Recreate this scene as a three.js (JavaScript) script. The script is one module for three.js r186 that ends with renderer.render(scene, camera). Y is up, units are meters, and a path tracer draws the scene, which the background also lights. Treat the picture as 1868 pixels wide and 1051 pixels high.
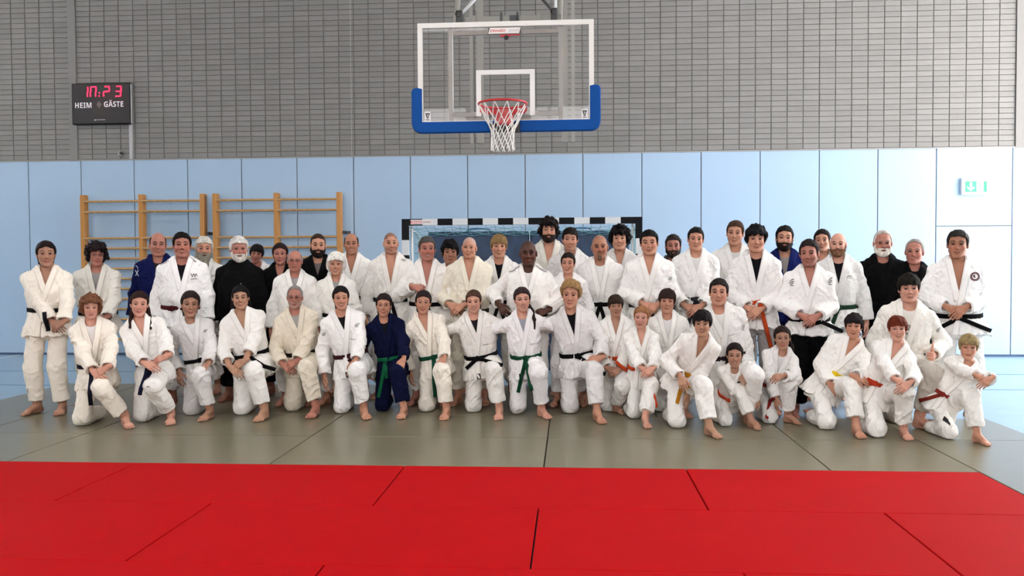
import * as THREE from 'three';
import { RoundedBoxGeometry } from 'three/addons/geometries/RoundedBoxGeometry.js';
import { mergeGeometries } from 'three/addons/utils/BufferGeometryUtils.js';
import { RectAreaLightUniformsLib } from 'three/addons/lights/RectAreaLightUniformsLib.js';

// ------------------------------------------------------------------ camera, daylight, exposure
RectAreaLightUniformsLib.init();
const scene = new THREE.Scene();
const renderer = new THREE.WebGLRenderer({ antialias: true });
renderer.toneMapping = THREE.LinearToneMapping;
renderer.toneMappingExposure = 1.03;
renderer.shadowMap.enabled = true;
const camera = new THREE.PerspectiveCamera(37.66, 1868 / 1051, 0.1, 80);
camera.position.set(0, 1.5007, 0);
camera.rotation.order = 'YXZ';
camera.rotation.set(-0.0303, 0.0697, -0.0056);
scene.background = new THREE.Color().setRGB(1.0, 0.975, 0.96);      // bright overcast sky outside the windows
scene.backgroundIntensity = 13.5;
const LAMP = 16.5;                                                    // brightness of the ceiling lamps
const ROOM = { x0: -15, x1: 9.3, z0: -13.535, z1: 9.5, h: 7.4, t: 0.4 };

// ------------------------------------------------------------------ helpers
function rng(seed) { let s = seed >>> 0; return () => { s = (s + 0x6D2B79F5) >>> 0; let t = s; t = Math.imul(t ^ (t >>> 15), t | 1); t ^= t + Math.imul(t ^ (t >>> 7), t | 61); return ((t ^ (t >>> 14)) >>> 0) / 4294967296; }; }
const taken = {};
function numbered(name) { const n = taken[name] = (taken[name] ?? -1) + 1; return n ? `${name}_${String(n).padStart(3, '0')}` : name; }
function mat(color, roughness = 0.8, more = {}) { return new THREE.MeshPhysicalMaterial({ color, roughness, ...more }); }
function shade(o) { o.castShadow = true; o.receiveShadow = true; return o; }
function part(name, geometry, material, parent) { const m = shade(new THREE.Mesh(geometry, material)); m.name = name; parent.add(m); return m; }
function thing(name, label, category, pos = [0, 0, 0], group) {
  const o = new THREE.Group(); o.name = numbered(name); o.position.set(...pos);
  o.userData = { label, category }; if (group) o.userData.group = group;
  scene.add(o); return o;
}
function struct(name, label, geometry, material) {
  const o = geometry ? shade(new THREE.Mesh(geometry, material)) : new THREE.Group();
  o.name = name; o.userData = { kind: 'structure', label, category: name.split('_')[0] }; scene.add(o); return o;
}
function box(w, h, d, x = 0, y = 0, z = 0) { return new THREE.BoxGeometry(w, h, d).translate(x, y, z); }
function rbox(w, h, d, r, x = 0, y = 0, z = 0, seg = 2) { return new RoundedBoxGeometry(w, h, d, seg, r).translate(x, y, z); }
function tube(pts, r, seg = 24, rad = 8, closed = false, tension = 0.5) { return new THREE.TubeGeometry(new THREE.CatmullRomCurve3(pts.map(p => new THREE.Vector3(...p)), closed, 'catmullrom', tension), seg, r, rad, closed); }
function bar(a, b, r, rad = 10) { return new THREE.TubeGeometry(new THREE.LineCurve3(new THREE.Vector3(...a), new THREE.Vector3(...b)), 1, r, rad); }
function merge(list) { return mergeGeometries(list.map(g => { const q = g.index ? g.toNonIndexed() : g; for (const k of Object.keys(q.attributes)) if (!['position', 'normal', 'uv'].includes(k)) q.deleteAttribute(k); return q; })); }
function canvasTex(w, h, draw) {
  const c = document.createElement('canvas'); c.width = w; c.height = h; draw(c.getContext('2d'), w, h);
  const t = new THREE.CanvasTexture(c); t.colorSpace = THREE.SRGBColorSpace; return t;
}
function noiseTex(size, seed, fn, srgb = true) {
  const d = new Uint8Array(size * size * 4), r = rng(seed);
  const lat = []; for (const n of [4, 8, 16, 32, 64]) { const a = new Float32Array(n * n).map(() => r()); lat.push([n, a]); }
  const oct = (k, u, v) => { const [n, a] = lat[k]; const x = u * n, y = v * n, xi = Math.floor(x), yi = Math.floor(y); let fx = x - xi, fy = y - yi; fx = fx * fx * (3 - 2 * fx); fy = fy * fy * (3 - 2 * fy); const g = (i, j) => a[((j % n + n) % n) * n + ((i % n + n) % n)]; return (g(xi, yi) * (1 - fx) + g(xi + 1, yi) * fx) * (1 - fy) + (g(xi, yi + 1) * (1 - fx) + g(xi + 1, yi + 1) * fx) * fy; };
  for (let j = 0; j < size; j++) for (let i = 0; i < size; i++) { const c = fn((k, su = 1, sv = 1) => oct(k, i / size * su, j / size * sv), r()); const o = (j * size + i) * 4; d[o] = c[0]; d[o + 1] = c[1]; d[o + 2] = c[2]; d[o + 3] = 255; }
  const t = new THREE.DataTexture(d, size, size); t.wrapS = t.wrapT = THREE.RepeatWrapping; t.magFilter = THREE.LinearFilter; if (srgb) t.colorSpace = THREE.SRGBColorSpace; t.needsUpdate = true; return t;
}

// ------------------------------------------------------------------ room shell
const BRICK_Y = 3.225, BW = 0.24505, BH = 0.0838;
const M = {
  plaster: mat(new THREE.Color().setRGB(0.62, 0.62, 0.6), 0.95),
  ceiling: mat(new THREE.Color().setRGB(0.7, 0.7, 0.68), 0.95),
  mortar: mat(new THREE.Color().setRGB(0.18, 0.17, 0.16), 0.95),
  panel: mat(new THREE.Color().setRGB(0.35, 0.475, 0.63), 0.55),
  gap: mat(new THREE.Color().setRGB(0.05, 0.09, 0.16), 0.9),
  steel: mat(new THREE.Color().setRGB(0.5, 0.5, 0.5), 0.35, { metalness: 0.9 }),
  white: mat(new THREE.Color().setRGB(0.8, 0.78, 0.75), 0.45),
  black: mat(new THREE.Color().setRGB(0.012, 0.012, 0.013), 0.5),
  grey: mat(new THREE.Color().setRGB(0.3, 0.29, 0.28), 0.6),
};
const rr = rng(7);
{ // gym floor with its painted court lines
  const tex = noiseTex(256, 3, (o) => { const v = 0.94 + 0.06 * o(2) + 0.03 * (o(4) - 0.5); return [138 * v, 166 * v, 188 * v]; });
  tex.repeat.set(8, 8);
  const f = struct('floor', 'pale blue sports hall floor behind the mats', null);
  part('floor_slab', box(ROOM.x1 - ROOM.x0 + 1, 0.3, ROOM.z1 - ROOM.z0 + 1, (ROOM.x0 + ROOM.x1) / 2, -0.15, (ROOM.z0 + ROOM.z1) / 2), mat(0xffffff, 0.28, { map: tex }), f);
  const lm = mat(new THREE.Color().setRGB(0.10, 0.22, 0.38), 0.35), wm = mat(new THREE.Color().setRGB(0.75, 0.78, 0.8), 0.35);
  part('court_line', box(22, 0.002, 0.05, -3, 0.001, -11.42), lm, f);
  part('court_line', box(22, 0.002, 0.05, -3, 0.001, -10.08), lm, f);
  part('court_line', box(0.05, 0.002, 5, -9.2, 0.001, -11.0), wm, f);
}
const wallBack = struct('wall_back', 'rear hall wall with grey brickwork above pale blue padded panels', null);
{
  const W = wallBack, z = ROOM.z0;
  part('wall_core', box(ROOM.x1 - ROOM.x0 + 0.8, ROOM.h + 0.4, 0.35, (ROOM.x0 + ROOM.x1) / 2, ROOM.h / 2, z - 0.014 - 0.175), M.mortar, W);
  // pale blue panels with open joints
  const xs = [-14.53, -13.61, -12.69, -11.77, -10.85, -9.93, -9.01, -8.1, -7.19, -6.28, -5.37, -4.445, -3.51, -2.58, -1.65, -0.725, 0.195, 1.125, 2.05, 2.965, 3.87, 4.76, 5.64, 6.775, 7.7, 8.62, 9.3];
  for (let i = 0; i + 1 < xs.length; i++) {
    const w = xs[i + 1] - xs[i];
    if (i === 22) { // the door in the padding, its leaf flush with the panels
      part('wall_panel', rbox(w - 0.014, BRICK_Y - 2.03, 0.04, 0.004, xs[i] + w / 2, (BRICK_Y + 2.03) / 2, z - 0.015, 1), M.panel, W);
      part('door_leaf', rbox(w - 0.014, 2.0, 0.04, 0.004, xs[i] + w / 2, 1.018, z - 0.015, 1), M.panel, W);
    } else part('wall_panel', rbox(w - 0.014, BRICK_Y - 0.02, 0.04, 0.004, xs[i] + w / 2, (BRICK_Y + 0.02) / 2, z - 0.015, 1), M.panel, W);
  }
  part('panel_cap', box(ROOM.x1 - ROOM.x0, 0.022, 0.05, (ROOM.x0 + ROOM.x1) / 2, BRICK_Y + 0.005, z - 0.012), M.grey, W);
  part('skirting', box(ROOM.x1 - ROOM.x0, 0.035, 0.012, (ROOM.x0 + ROOM.x1) / 2, 0.0175, z + 0.012), M.gap, W);
  // stack-bonded grey bricks
  const tones = [0.215, 0.225, 0.235, 0.205].map(v => mat(new THREE.Color().setRGB(v, v * 0.95, v * 0.9), 0.8));
  const bg = rbox(BW - 0.011, BH - 0.0075, 0.03, 0.003, 0, 0, z - 0.015, 1);
  const spots = [], pil = [-8.21, -8.21 + 0.136 + 61 * BW];
  for (let r = 0; r < 49; r++) for (let c = -28; c < 72; c++) { // columns start beside the left pilaster; the right one takes the place of part of a column
    let x = c < 0 ? pil[0] - 0.068 + (c + 0.5) * BW : pil[0] + 0.068 + (c + 0.5) * BW; if (c > 60) x += 0.136;
    const y = BRICK_Y + 0.02 + BH * (r + 0.5);
    if (x > ROOM.x1 - 0.1 || x < ROOM.x0) continue;
    spots.push([x, y, Math.hypot(x, y - 1.5, z), x > -9.3 && x < 6.9 && y < 5.75]);
  }
  const near = spots.filter(s => s[3]).sort((a, b) => a[2] - b[2]).slice(0, 300), isNear = new Set(near);
  for (const s of near) part('brick', bg, tones[Math.floor(rr() * 4)], W).position.set(s[0], s[1], (rr() - 0.5) * 0.004);
  const rest = spots.filter(s => !isNear.has(s));
  const im = shade(new THREE.InstancedMesh(bg, mat(0xffffff, 0.8), rest.length)); im.name = 'brickwork'; im.userData.kind = 'stuff';
  const mm = new THREE.Matrix4(), cc = new THREE.Color();
  rest.forEach((s, i) => { im.setMatrixAt(i, mm.makeTranslation(s[0], s[1], (rr() - 0.5) * 0.004)); const v = 0.205 + 0.03 * rr(); im.setColorAt(i, cc.setRGB(v, v * 0.95, v * 0.9)); });
  W.add(im);
  for (const p of pil) part('pilaster', box(0.13, ROOM.h - BRICK_Y, 0.06, p, (ROOM.h + BRICK_Y) / 2, z - 0.01), mat(new THREE.Color().setRGB(0.22, 0.21, 0.2), 0.8), W);
  part('expansion_joint', box(0.012, ROOM.h - BRICK_Y, 0.05, -3.535, (ROOM.h + BRICK_Y) / 2, z - 0.02), mat(new THREE.Color().setRGB(0.38, 0.37, 0.35), 0.8), W);
}
let windowCount = 0;
function wallWithOpenings(name, label, len, place, holes) {
  // a wall of thickness t in its own x-y plane, with rectangular openings filled by framed panes
  const s = new THREE.Shape(); s.moveTo(0, -0.3); s.lineTo(len, -0.3); s.lineTo(len, ROOM.h + 0.3); s.lineTo(0, ROOM.h + 0.3);
  for (const [a, b, c, d] of holes) { const h = new THREE.Path(); h.moveTo(a, c); h.lineTo(a, d); h.lineTo(b, d); h.lineTo(b, c); s.holes.push(h); }
  const g = new THREE.ExtrudeGeometry(s, { depth: 0.3, bevelEnabled: false });
  const w = struct(name, label, g, M.plaster); place(w);
  holes.forEach(([a, b, c, d], i) => {
    const q = struct(`window_${++windowCount}`, 'tall hall window letting in daylight', null); place(q);
    const n = Math.max(1, Math.round((b - a) / 1.6)), fm = M.grey;
    part('window_frame', merge([box(b - a, 0.06, 0.08, (a + b) / 2, c + 0.03, 0.1), box(b - a, 0.06, 0.08, (a + b) / 2, d - 0.03, 0.1), ...Array.from({ length: n + 1 }, (_, k) => box(0.06, d - c, 0.08, a + (b - a) * k / n, (c + d) / 2, 0.1))]), fm, q);
    for (let k = 0; k < n; k++) part('pane', new THREE.PlaneGeometry((b - a) / n - 0.06, d - c - 0.12).translate(a + (b - a) * (k + 0.5) / n, (c + d) / 2, 0.1), GLASS, q);
  });
}
const GLASS = new THREE.MeshPhysicalMaterial({ color: 0xffffff, roughness: 0, transmission: 1, thickness: 0, ior: 1.5, side: THREE.DoubleSide });
const LX = ROOM.x1 - ROOM.x0, LZ = ROOM.z1 - ROOM.z0;
wallWithOpenings('wall_right', 'right hall wall with tall windows', LZ, o => { o.rotation.y = -Math.PI / 2; o.position.set(ROOM.x1 + 0.3, 0, ROOM.z0); }, [[0.35, 6.2, 0.2, 6.6]]);
wallWithOpenings('wall_left', 'left hall wall with a band of windows', LZ, o => { o.rotation.y = Math.PI / 2; o.position.set(ROOM.x0 - 0.3, 0, ROOM.z1); }, [[18.4, 22.6, 4.6, 6.6]]);
wallWithOpenings('wall_front', 'hall wall behind the photographer with a high window band', LX, o => { o.rotation.y = Math.PI; o.position.set(ROOM.x1, 0, ROOM.z1 + 0.3); }, [[3.5, 11.6, 4.3, 6.5], [12.6, 20.7, 4.3, 6.5]]);
struct('ceiling', 'white hall ceiling', box(LX + 1, 0.3, LZ + 1, (ROOM.x0 + ROOM.x1) / 2, ROOM.h + 0.15, (ROOM.z0 + ROOM.z1) / 2), M.ceiling);
// rows of ceiling luminaires
{
  const glow = new THREE.MeshStandardMaterial({ color: 0xffffff, emissive: new THREE.Color(1, 0.97, 0.93), emissiveIntensity: 1.5, roughness: 0.5 });
  let n = 0;
  for (const z of [-6.5, -1.5, 3.5]) for (const x of [-9, -3, 3]) {
    const t = thing('ceiling_lamp', `long ceiling lamp, ${['left', 'middle', 'right'][n % 3]} one of the ${['rear', 'middle', 'front'][Math.floor(n / 3)]} row`, 'lamp', [x, ROOM.h, z], 'ceiling lamps'); n++;
    part('lamp_housing', rbox(2.6, 0.1, 0.5, 0.02, 0, -0.05, 0), M.white, t);
    part('diffuser', box(2.5, 0.02, 0.42, 0, -0.108, 0), glow, t);
    const l = new THREE.RectAreaLight(new THREE.Color(1, 0.96, 0.91), LAMP, 2.5, 0.42); l.position.set(x, ROOM.h - 0.13, z); l.rotation.x = -Math.PI / 2; scene.add(l);
  }
}
// ------------------------------------------------------------------ judo mats
{
  const redTex = noiseTex(512, 11, (o, r) => { const v = 0.97 + 0.02 * (o(1) - 0.5) + 0.02 * (o(3) - 0.5) + 0.03 * (r - 0.5); return [180 * v, 8 * v, 15 * v]; });
  const greenTex = noiseTex(512, 12, (o, r) => { const v = 0.97 + 0.03 * (o(1) - 0.5) + 0.03 * (o(3) - 0.5) + 0.03 * (r - 0.5); return [119 * v, 113 * v, 91 * v]; });
  const bump = noiseTex(256, 13, (o, r) => { const v = 110 + 90 * r + 50 * (o(4) - 0.5); return [v, v, v]; }, false); bump.repeat.set(6, 6);
  const red = mat(0xffffff, 0.72, { map: redTex, bumpMap: bump, bumpScale: 0.0003, specularIntensity: 0.12 }), green = mat(0xffffff, 0.3, { map: greenTex, bumpMap: bump, bumpScale: 0.00012, specularIntensity: 0.8 });
  const seam = mat(new THREE.Color().setRGB(0.03, 0.02, 0.02), 0.9);
  const I0 = -2.198, Z0 = -5.981, place = ['first', 'second', 'third', 'fourth', 'fifth', 'sixth', 'seventh', 'eighth'];
  const uvm = (g, ox, oz) => { const p = g.attributes.position, u = g.attributes.uv; for (let i = 0; i < p.count; i++) u.setXY(i, (p.getX(i) + ox) / 2.7, (p.getZ(i) + oz) / 2.7); return g; };
  function matAt(i0, i1, j0, j1, m, label, group) { // i along x, j away from the camera, in metres
    const w = i1 - i0, d = j1 - j0, x = I0 + (i0 + i1) / 2, z = Z0 - (j0 + j1) / 2;
    const t = thing('judo_mat', label, 'mat', [x, 0, z], group);
    part('cover', uvm(rbox(w - 0.009, 0.036, d - 0.0025, 0.005, 0, 0.022, 0, 2), x, z), m, t);
    part('base', box(w - 0.004, 0.004, d - 0.004, 0, 0.002, 0), seam, t);
  }
  const row = (list, j0, j1, m, text, group) => list.forEach(([a, b], k) => matAt(a, b, j0, j1, m, text.replace('#', place[k]), group));
  // red field in front: bricks-like half bond
  row([[-5, -3], [-3, -1], [-1, 1], [1, 3], [3, 5]], -1, 0, red, 'red judo mat, # from the left in the red row beside the green mats', 'red judo mats');
  row([[-4, -2], [-2, 0], [0, 2], [2, 4], [4, 5]], -2, -1, red, 'red judo mat, # from the left in the second red row', 'red judo mats');
  row([[-3, -1], [-1, 1], [1, 3], [3, 5]], -3, -2, red, 'red judo mat, # from the left in the red row nearest the camera', 'red judo mats');
  // olive green mats under the group
  row([[-4, -2], [-2, 0], [0, 2], [2, 4]], 0, 1, green, 'olive green judo mat, # from the left in the row bordering the red mats', 'green judo mats');
  matAt(4, 5, 0, 1, green, 'square olive green judo mat bordering the red field at the right', 'green judo mats');
  matAt(5, 6, -0.93, 1.07, green, 'olive green judo mat running along the right edge of the red field', 'green judo mats');
  matAt(5, 6, -2.93, -0.93, green, 'olive green judo mat nearest the camera along the right edge', 'green judo mats');
  matAt(5, 6, 1.07, 2, green, 'olive green judo mat in the rear right corner of the mat area', 'green judo mats');
  row([[-3, -2], [-2, 0], [0, 2], [2, 4], [4, 5]], 1, 2, green, 'olive green judo mat, # from the left in the second green row', 'green judo mats');
  row([[-3, -1], [-1, 1], [1, 3], [3, 4]], 2, 3, green, 'olive green judo mat, # from the left in the third green row', 'green judo mats');
  row([[-3, -1], [-1, 1], [1, 3], [3, 4]], 3, 4, green, 'olive green judo mat, # from the left in the rearmost green row', 'green judo mats');
  matAt(-4, -3, 1, 3, green, 'olive green judo mat along the left edge under the leftmost woman', 'green judo mats');
  matAt(-4, -3, 3, 4, green, 'olive green judo mat in the rear left corner of the mat area', 'green judo mats');
}
// ------------------------------------------------------------------ wall bars
{
  const woodTex = noiseTex(256, 21, (o, r) => { const g = o(3, 1, 0.12) * 0.6 + o(4, 1, 0.1) * 0.4, v = 0.82 + 0.3 * (g - 0.5) + 0.04 * r; return [214 * v, 146 * v, 66 * v]; });
  const rungTex = noiseTex(256, 22, (o, r) => { const g = o(3, 0.12, 1) * 0.6 + o(4, 0.1, 1) * 0.4, v = 0.85 + 0.25 * (g - 0.5) + 0.04 * r; return [205 * v, 158 * v, 100 * v]; });
  const wood = mat(0xffffff, 0.45, { map: woodTex }), rung = mat(0xffffff, 0.5, { map: rungTex });
  const iron = mat(new THREE.Color().setRGB(0.08, 0.08, 0.09), 0.5, { metalness: 0.6 });
  for (const [posts, label] of [[[-7.955, -6.97, -5.945], 'wooden wall bars on the left, behind the woman with dark curls'], [[-5.735, -4.725, -3.7], 'wooden wall bars on the right, behind the man in the black sweater']]) {
    const t = thing('wall_bars', label, 'wall bars', [(posts[0] + posts[2]) / 2, 0, -13.36], 'wooden wall bars');
    const cx = t.position.x;
    for (const p of posts) part('post', rbox(0.072, 2.6, 0.13, 0.008, p - cx, 1.34, 0), wood, t);
    const ys = [2.53, 2.36]; for (let y = 1.93; y > 0.15; y -= 0.165) ys.push(y);
    for (const y of ys) for (let k = 0; k < 2; k++) { const a = posts[k] - cx + 0.01, b = posts[k + 1] - cx - 0.01; part('rung', new THREE.CylinderGeometry(0.019, 0.019, b - a, 10).rotateZ(Math.PI / 2).scale(1, 1, 1.3).translate((a + b) / 2, y, 0.045), rung, t); }
    for (const p of [posts[0], posts[2]]) for (const y of [0.7, 2.0]) part('wall_bracket', merge([box(0.03, 0.05, 0.11, p - cx + (p === posts[0] ? -0.04 : 0.055), y, -0.07), box(0.11, 0.05, 0.012, p - cx + (p === posts[0] ? -0.07 : 0.09), y, -0.125)]), iron, t);
  }
}
// ------------------------------------------------------------------ handball goal with net, blue crash mat inside
{
  const zf = -11.15, x0 = -2.24, x1 = 0.93, t = thing('handball_goal', 'handball goal with black and white striped frame behind the group', 'goal', [(x0 + x1) / 2, 0, zf]);
  const hw = (x1 - x0) / 2, top = 2.085, S = 0.085;
  const bl = mat(new THREE.Color().setRGB(0.006, 0.006, 0.008), 0.6, { specularIntensity: 0.25 }), wh = mat(new THREE.Color().setRGB(0.62, 0.63, 0.64), 0.4);
  const seg = (2 * hw - 0.56) / 13;
  for (const s of [-1, 1]) {
    part('corner_band', merge([box(0.28, S, S, s * (hw - 0.14), top - S / 2, 0), box(S, 0.28 - S, S, s * (hw - S / 2), top - S - (0.28 - S) / 2, 0)]), bl, t);
    for (let k = 0, y = top - 0.28; y > 0.01; k++) { const h = Math.min(0.2, y); part('post_band', box(S, h, S, s * (hw - S / 2), y - h / 2, 0), k % 2 ? bl : wh, t); y -= h; }
    const hoop = tube([[s * (hw - 0.06), top - 0.13, -0.05], [s * (hw - 0.06), top - 0.18, -0.75], [s * (hw - 0.06), top - 0.4, -0.95], [s * (hw - 0.06), 0.05, -1.05]], 0.018, 24, 8);
    part('net_support', hoop, wh, t); part('ground_bar', bar([s * (hw - 0.06), 0.03, -0.04], [s * (hw - 0.06), 0.03, -1.05], 0.02), wh, t);
    part('inner_post', bar([s * (hw - 0.12), 0, -0.05], [s * (hw - 0.12), top - S, -0.05], 0.018), wh, t);
  }
  for (let k = 0; k < 13; k++) part('crossbar_band', box(seg, S, S, -hw + 0.28 + seg * (k + 0.5), top - S / 2, 0), k % 2 ? bl : wh, t);
  // maker's label on the crossbar, plain red and white strip with lettering
  const lab = canvasTex(256, 64, (c, w, h) => { c.fillStyle = '#d9d6d4'; c.fillRect(0, 0, w, h); c.fillStyle = '#c22a35'; c.fillRect(0, 18, 130, 34); c.fillStyle = '#fff'; c.font = 'bold italic 30px sans-serif'; c.fillText('ERHARD', 6, 46); c.fillStyle = '#9a5060'; c.fillText('SPORT', 140, 46); });
  part('maker_label', new THREE.PlaneGeometry(0.3, 0.06).translate(-hw + 0.27, top - S / 2, S / 2 + 0.002), mat(0xffffff, 0.5, { map: lab }), t);
  const rope = mat(new THREE.Color().setRGB(0.16, 0.42, 0.45), 0.8), white = mat(new THREE.Color().setRGB(0.55, 0.6, 0.62), 0.8);
  const strands = [], rn = rng(5);
  const back = (u, y) => { const d = y > 1.7 ? 0.75 + (top - 0.1 - y) * 0.5 : 0.95; return [u * (hw - 0.07), y, -d]; };
  for (let k = 0; k <= 26; k++) { const u = -1 + k / 13, pts = [[u * (hw - 0.07), top - S - 0.01, -0.02]]; for (let q = 1; q <= 4; q++) pts.push([u * (hw - 0.07) + (rn() - 0.5) * 0.02, top - S - 0.03 * q - 0.05 * Math.sin(Math.PI * q / 4), -0.02 - q * 0.18]); for (let y = 1.75; y >= 0.05; y -= 0.25) pts.push(back(u, y)); strands.push(tube(pts, 0.0032, 20, 4)); }
  for (let q = 0; q < 7; q++) { const pts = []; for (let k = 0; k <= 26; k++) pts.push([(-1 + k / 13) * (hw - 0.07), top - S - 0.02 * q - 0.02 - 0.03 * Math.abs(Math.sin(k * 1.9 + q)), -0.02 - q * 0.115]); strands.push(tube(pts, 0.0032, 52, 4)); }
  for (let y = 1.85; y > 0.1; y -= 0.12) { const pts = []; for (let k = 0; k <= 26; k++) { const b = back(-1 + k / 13, y); b[1] += 0.012 * Math.sin(k * 2.1 + y * 9); pts.push(b); } strands.push(tube(pts, 0.0032, 52, 4)); }
  part('net', merge(strands), rope, t).userData.kind = 'stuff';
  const sides = [];
  for (const s of [-1, 1]) for (let y = 1.9; y > 0.1; y -= 0.12) sides.push(bar([s * (hw - 0.07), y, -0.04], [s * (hw - 0.07), y - 0.03, -0.9], 0.0032, 4));
  for (const s of [-1, 1]) for (let z = -0.1; z > -0.9; z -= 0.12) sides.push(bar([s * (hw - 0.07), 0.05, z], [s * (hw - 0.07), top - 0.12, z], 0.0032, 4));
  part('side_net', merge(sides), rope, t).userData.kind = 'stuff';
  // two blue crash mats standing on edge inside the goal
  const bt = noiseTex(256, 31, (o, r) => { const v = 0.9 + 0.25 * (o(2) - 0.5) + 0.12 * (o(3) - 0.5); return [36 * v, 64 * v, 98 * v]; });
  const blue = mat(0xffffff, 0.55, { map: bt }), cuff = mat(new THREE.Color().setRGB(0.03, 0.12, 0.3), 0.6);
  for (const [cx, w, label] of [[-1.28, 1.4, 'left blue crash mat standing on edge inside the goal'], [0.12, 1.36, 'right blue crash mat standing on edge inside the goal']]) {
    const m = thing('crash_mat', label, 'mat', [cx, 0, -11.75], 'blue crash mats');
    part('cover', rbox(w, 1.93, 0.22, 0.03, 0, 0.968, 0, 3), blue, m);
    part('carry_handle', tube([[-0.17, 1.925, 0.02], [-0.14, 1.962, 0.02], [0, 1.972, 0.02], [0.14, 1.962, 0.02], [0.17, 1.925, 0.02]], 0.011, 20, 6), cuff, m);
    part('seam_piping', tube([[-w / 2 + 0.02, 1.2, 0.112], [0, 1.2, 0.113], [w / 2 - 0.02, 1.2, 0.112]], 0.005, 10, 5), cuff, m);
  }
}
// ------------------------------------------------------------------ basketball backboard
{
  const cx = -0.66, zb = -8.66, t = thing('basketball_hoop', 'basketball hoop on a clear backboard with blue edge padding', 'basketball hoop', [cx, 0, zb]);
  const y0 = 2.905, y1 = 3.953, hw = 0.9, wf = mat(new THREE.Color().setRGB(0.78, 0.75, 0.7), 0.5);
  part('glass_board', box(2 * hw - 0.02, y1 - y0 - 0.02, 0.012, 0, (y0 + y1) / 2, -0.01), new THREE.MeshPhysicalMaterial({ color: 0xffffff, roughness: 0.02, transmission: 1, thickness: 0, ior: 1.2, side: THREE.DoubleSide }), t);
  const F = 0.05, fr = (a, b, c, d, z = 0.004, dd = 0.03) => box(b - a, d - c, dd, (a + b) / 2, (c + d) / 2, z);
  part('board_frame', fr(-hw, hw, y1 - F, y1), wf, t); part('board_frame', fr(-hw, hw, y0, y0 + F), wf, t);
  part('board_frame', fr(-hw, -hw + F, y0 + F, y1 - F), wf, t); part('board_frame', fr(hw - F, hw, y0 + F, y1 - F), wf, t);
  for (const s of [-1, 1]) part('frame_upright', fr(s * 0.563 - 0.021, s * 0.563 + 0.021, y0 + F, y1 - F, -0.024, 0.04), wf, t);
  const py = 3.0, tw = 0.3;
  part('target_rectangle', merge([fr(-tw, tw, 3.42, 3.468, 0, 0.004), fr(-tw, -tw + 0.05, py, 3.42, 0, 0.004), fr(tw - 0.05, tw, py, 3.42, 0, 0.004)]), mat(new THREE.Color().setRGB(0.8, 0.78, 0.76), 0.6), t);
  for (const s of [-1, 1]) part('frame_crossbar', fr(Math.min(s * 0.545, s * 0.28), Math.max(s * 0.545, s * 0.28), 3.0, 3.045, -0.024, 0.04), wf, t);
  // blue padding round the lower edge
  const padShape = new THREE.Shape(), o = 0.955, i = 0.87; padShape.moveTo(-o + 0.1, 2.845); padShape.quadraticCurveTo(-o, 2.845, -o, 2.95); padShape.lineTo(-o, 3.25); padShape.quadraticCurveTo(-o, 3.28, -o + 0.045, 3.285); padShape.lineTo(-i, 3.275); padShape.lineTo(-i, 2.935); padShape.lineTo(i, 2.935); padShape.lineTo(i, 3.275); padShape.lineTo(o - 0.045, 3.285); padShape.quadraticCurveTo(o, 3.28, o, 3.25); padShape.lineTo(o, 2.95); padShape.quadraticCurveTo(o, 2.845, o - 0.1, 2.845);
  part('edge_padding', new THREE.ExtrudeGeometry(padShape, { depth: 0.05, bevelEnabled: true, bevelSize: 0.012, bevelThickness: 0.015, bevelSegments: 3, curveSegments: 8 }).translate(0, 0, -0.03), mat(new THREE.Color().setRGB(0.004, 0.07, 0.30), 0.7, { specularIntensity: 0.3 }), t);
  const lab = canvasTex(512, 96, (c, w, h) => { c.fillStyle = '#e6e0da'; c.beginPath(); c.moveTo(24, 0); c.lineTo(w, 0); c.lineTo(w - 24, h); c.lineTo(0, h); c.fill(); c.fillStyle = '#c32026'; c.font = 'bold italic 62px sans-serif'; c.fillText('ERHARD', 24, 70); c.fillStyle = '#8a8a8c'; c.font = 'italic 56px sans-serif'; c.fillText('SPORT', 318, 70); });
  part('maker_plate', new THREE.PlaneGeometry(0.33, 0.058).translate(-0.005, 3.858, 0.021), mat(0xffffff, 0.5, { map: lab }), t);
  part('red_marker', merge([box(0.2, 0.014, 0.01, 0.05, 3.818, 0.0), box(0.1, 0.012, 0.01, 0.0, 3.806, 0.0)]), mat(new THREE.Color().setRGB(0.5, 0.02, 0.03), 0.5), t);
  part('sensor_knob', new THREE.SphereGeometry(0.026, 12, 8).scale(1, 0.9, 0.7).translate(0.012, 3.79, 0.01), M.black, t);
  const logo = canvasTex(64, 96, (c, w, h) => { c.fillStyle = '#e2dfdd'; c.fillRect(0, 0, w, h); c.fillStyle = '#26262c'; c.beginPath(); c.moveTo(8, 14); c.lineTo(56, 14); c.lineTo(38, 68); c.lineTo(24, 68); c.fill(); c.fillStyle = '#e2dfdd'; c.font = 'bold 40px sans-serif'; c.fillText('7', 21, 56); c.fillStyle = '#26262c'; c.fillRect(14, 76, 36, 8); });
  for (const s of [-1, 1]) part('sticker', new THREE.PlaneGeometry(0.066, 0.1).translate(s * 0.805, 3.005, 0.001), mat(0xffffff, 0.5, { map: logo }), t);
  // ring, its plate and the net
  const orange = mat(new THREE.Color().setRGB(0.5, 0.018, 0.02), 0.35), rc = 0.38;
  part('ring', new THREE.TorusGeometry(0.234, 0.011, 10, 48).rotateX(Math.PI / 2).translate(0, 3.05, rc), orange, t);
  part('ring_guard', new THREE.CylinderGeometry(0.245, 0.243, 0.05, 40, 1, true, Math.PI * 0.6, Math.PI * 0.8).translate(0, 3.012, rc), mat(new THREE.Color().setRGB(0.55, 0.018, 0.02), 0.35, { side: THREE.DoubleSide }), t);
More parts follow.
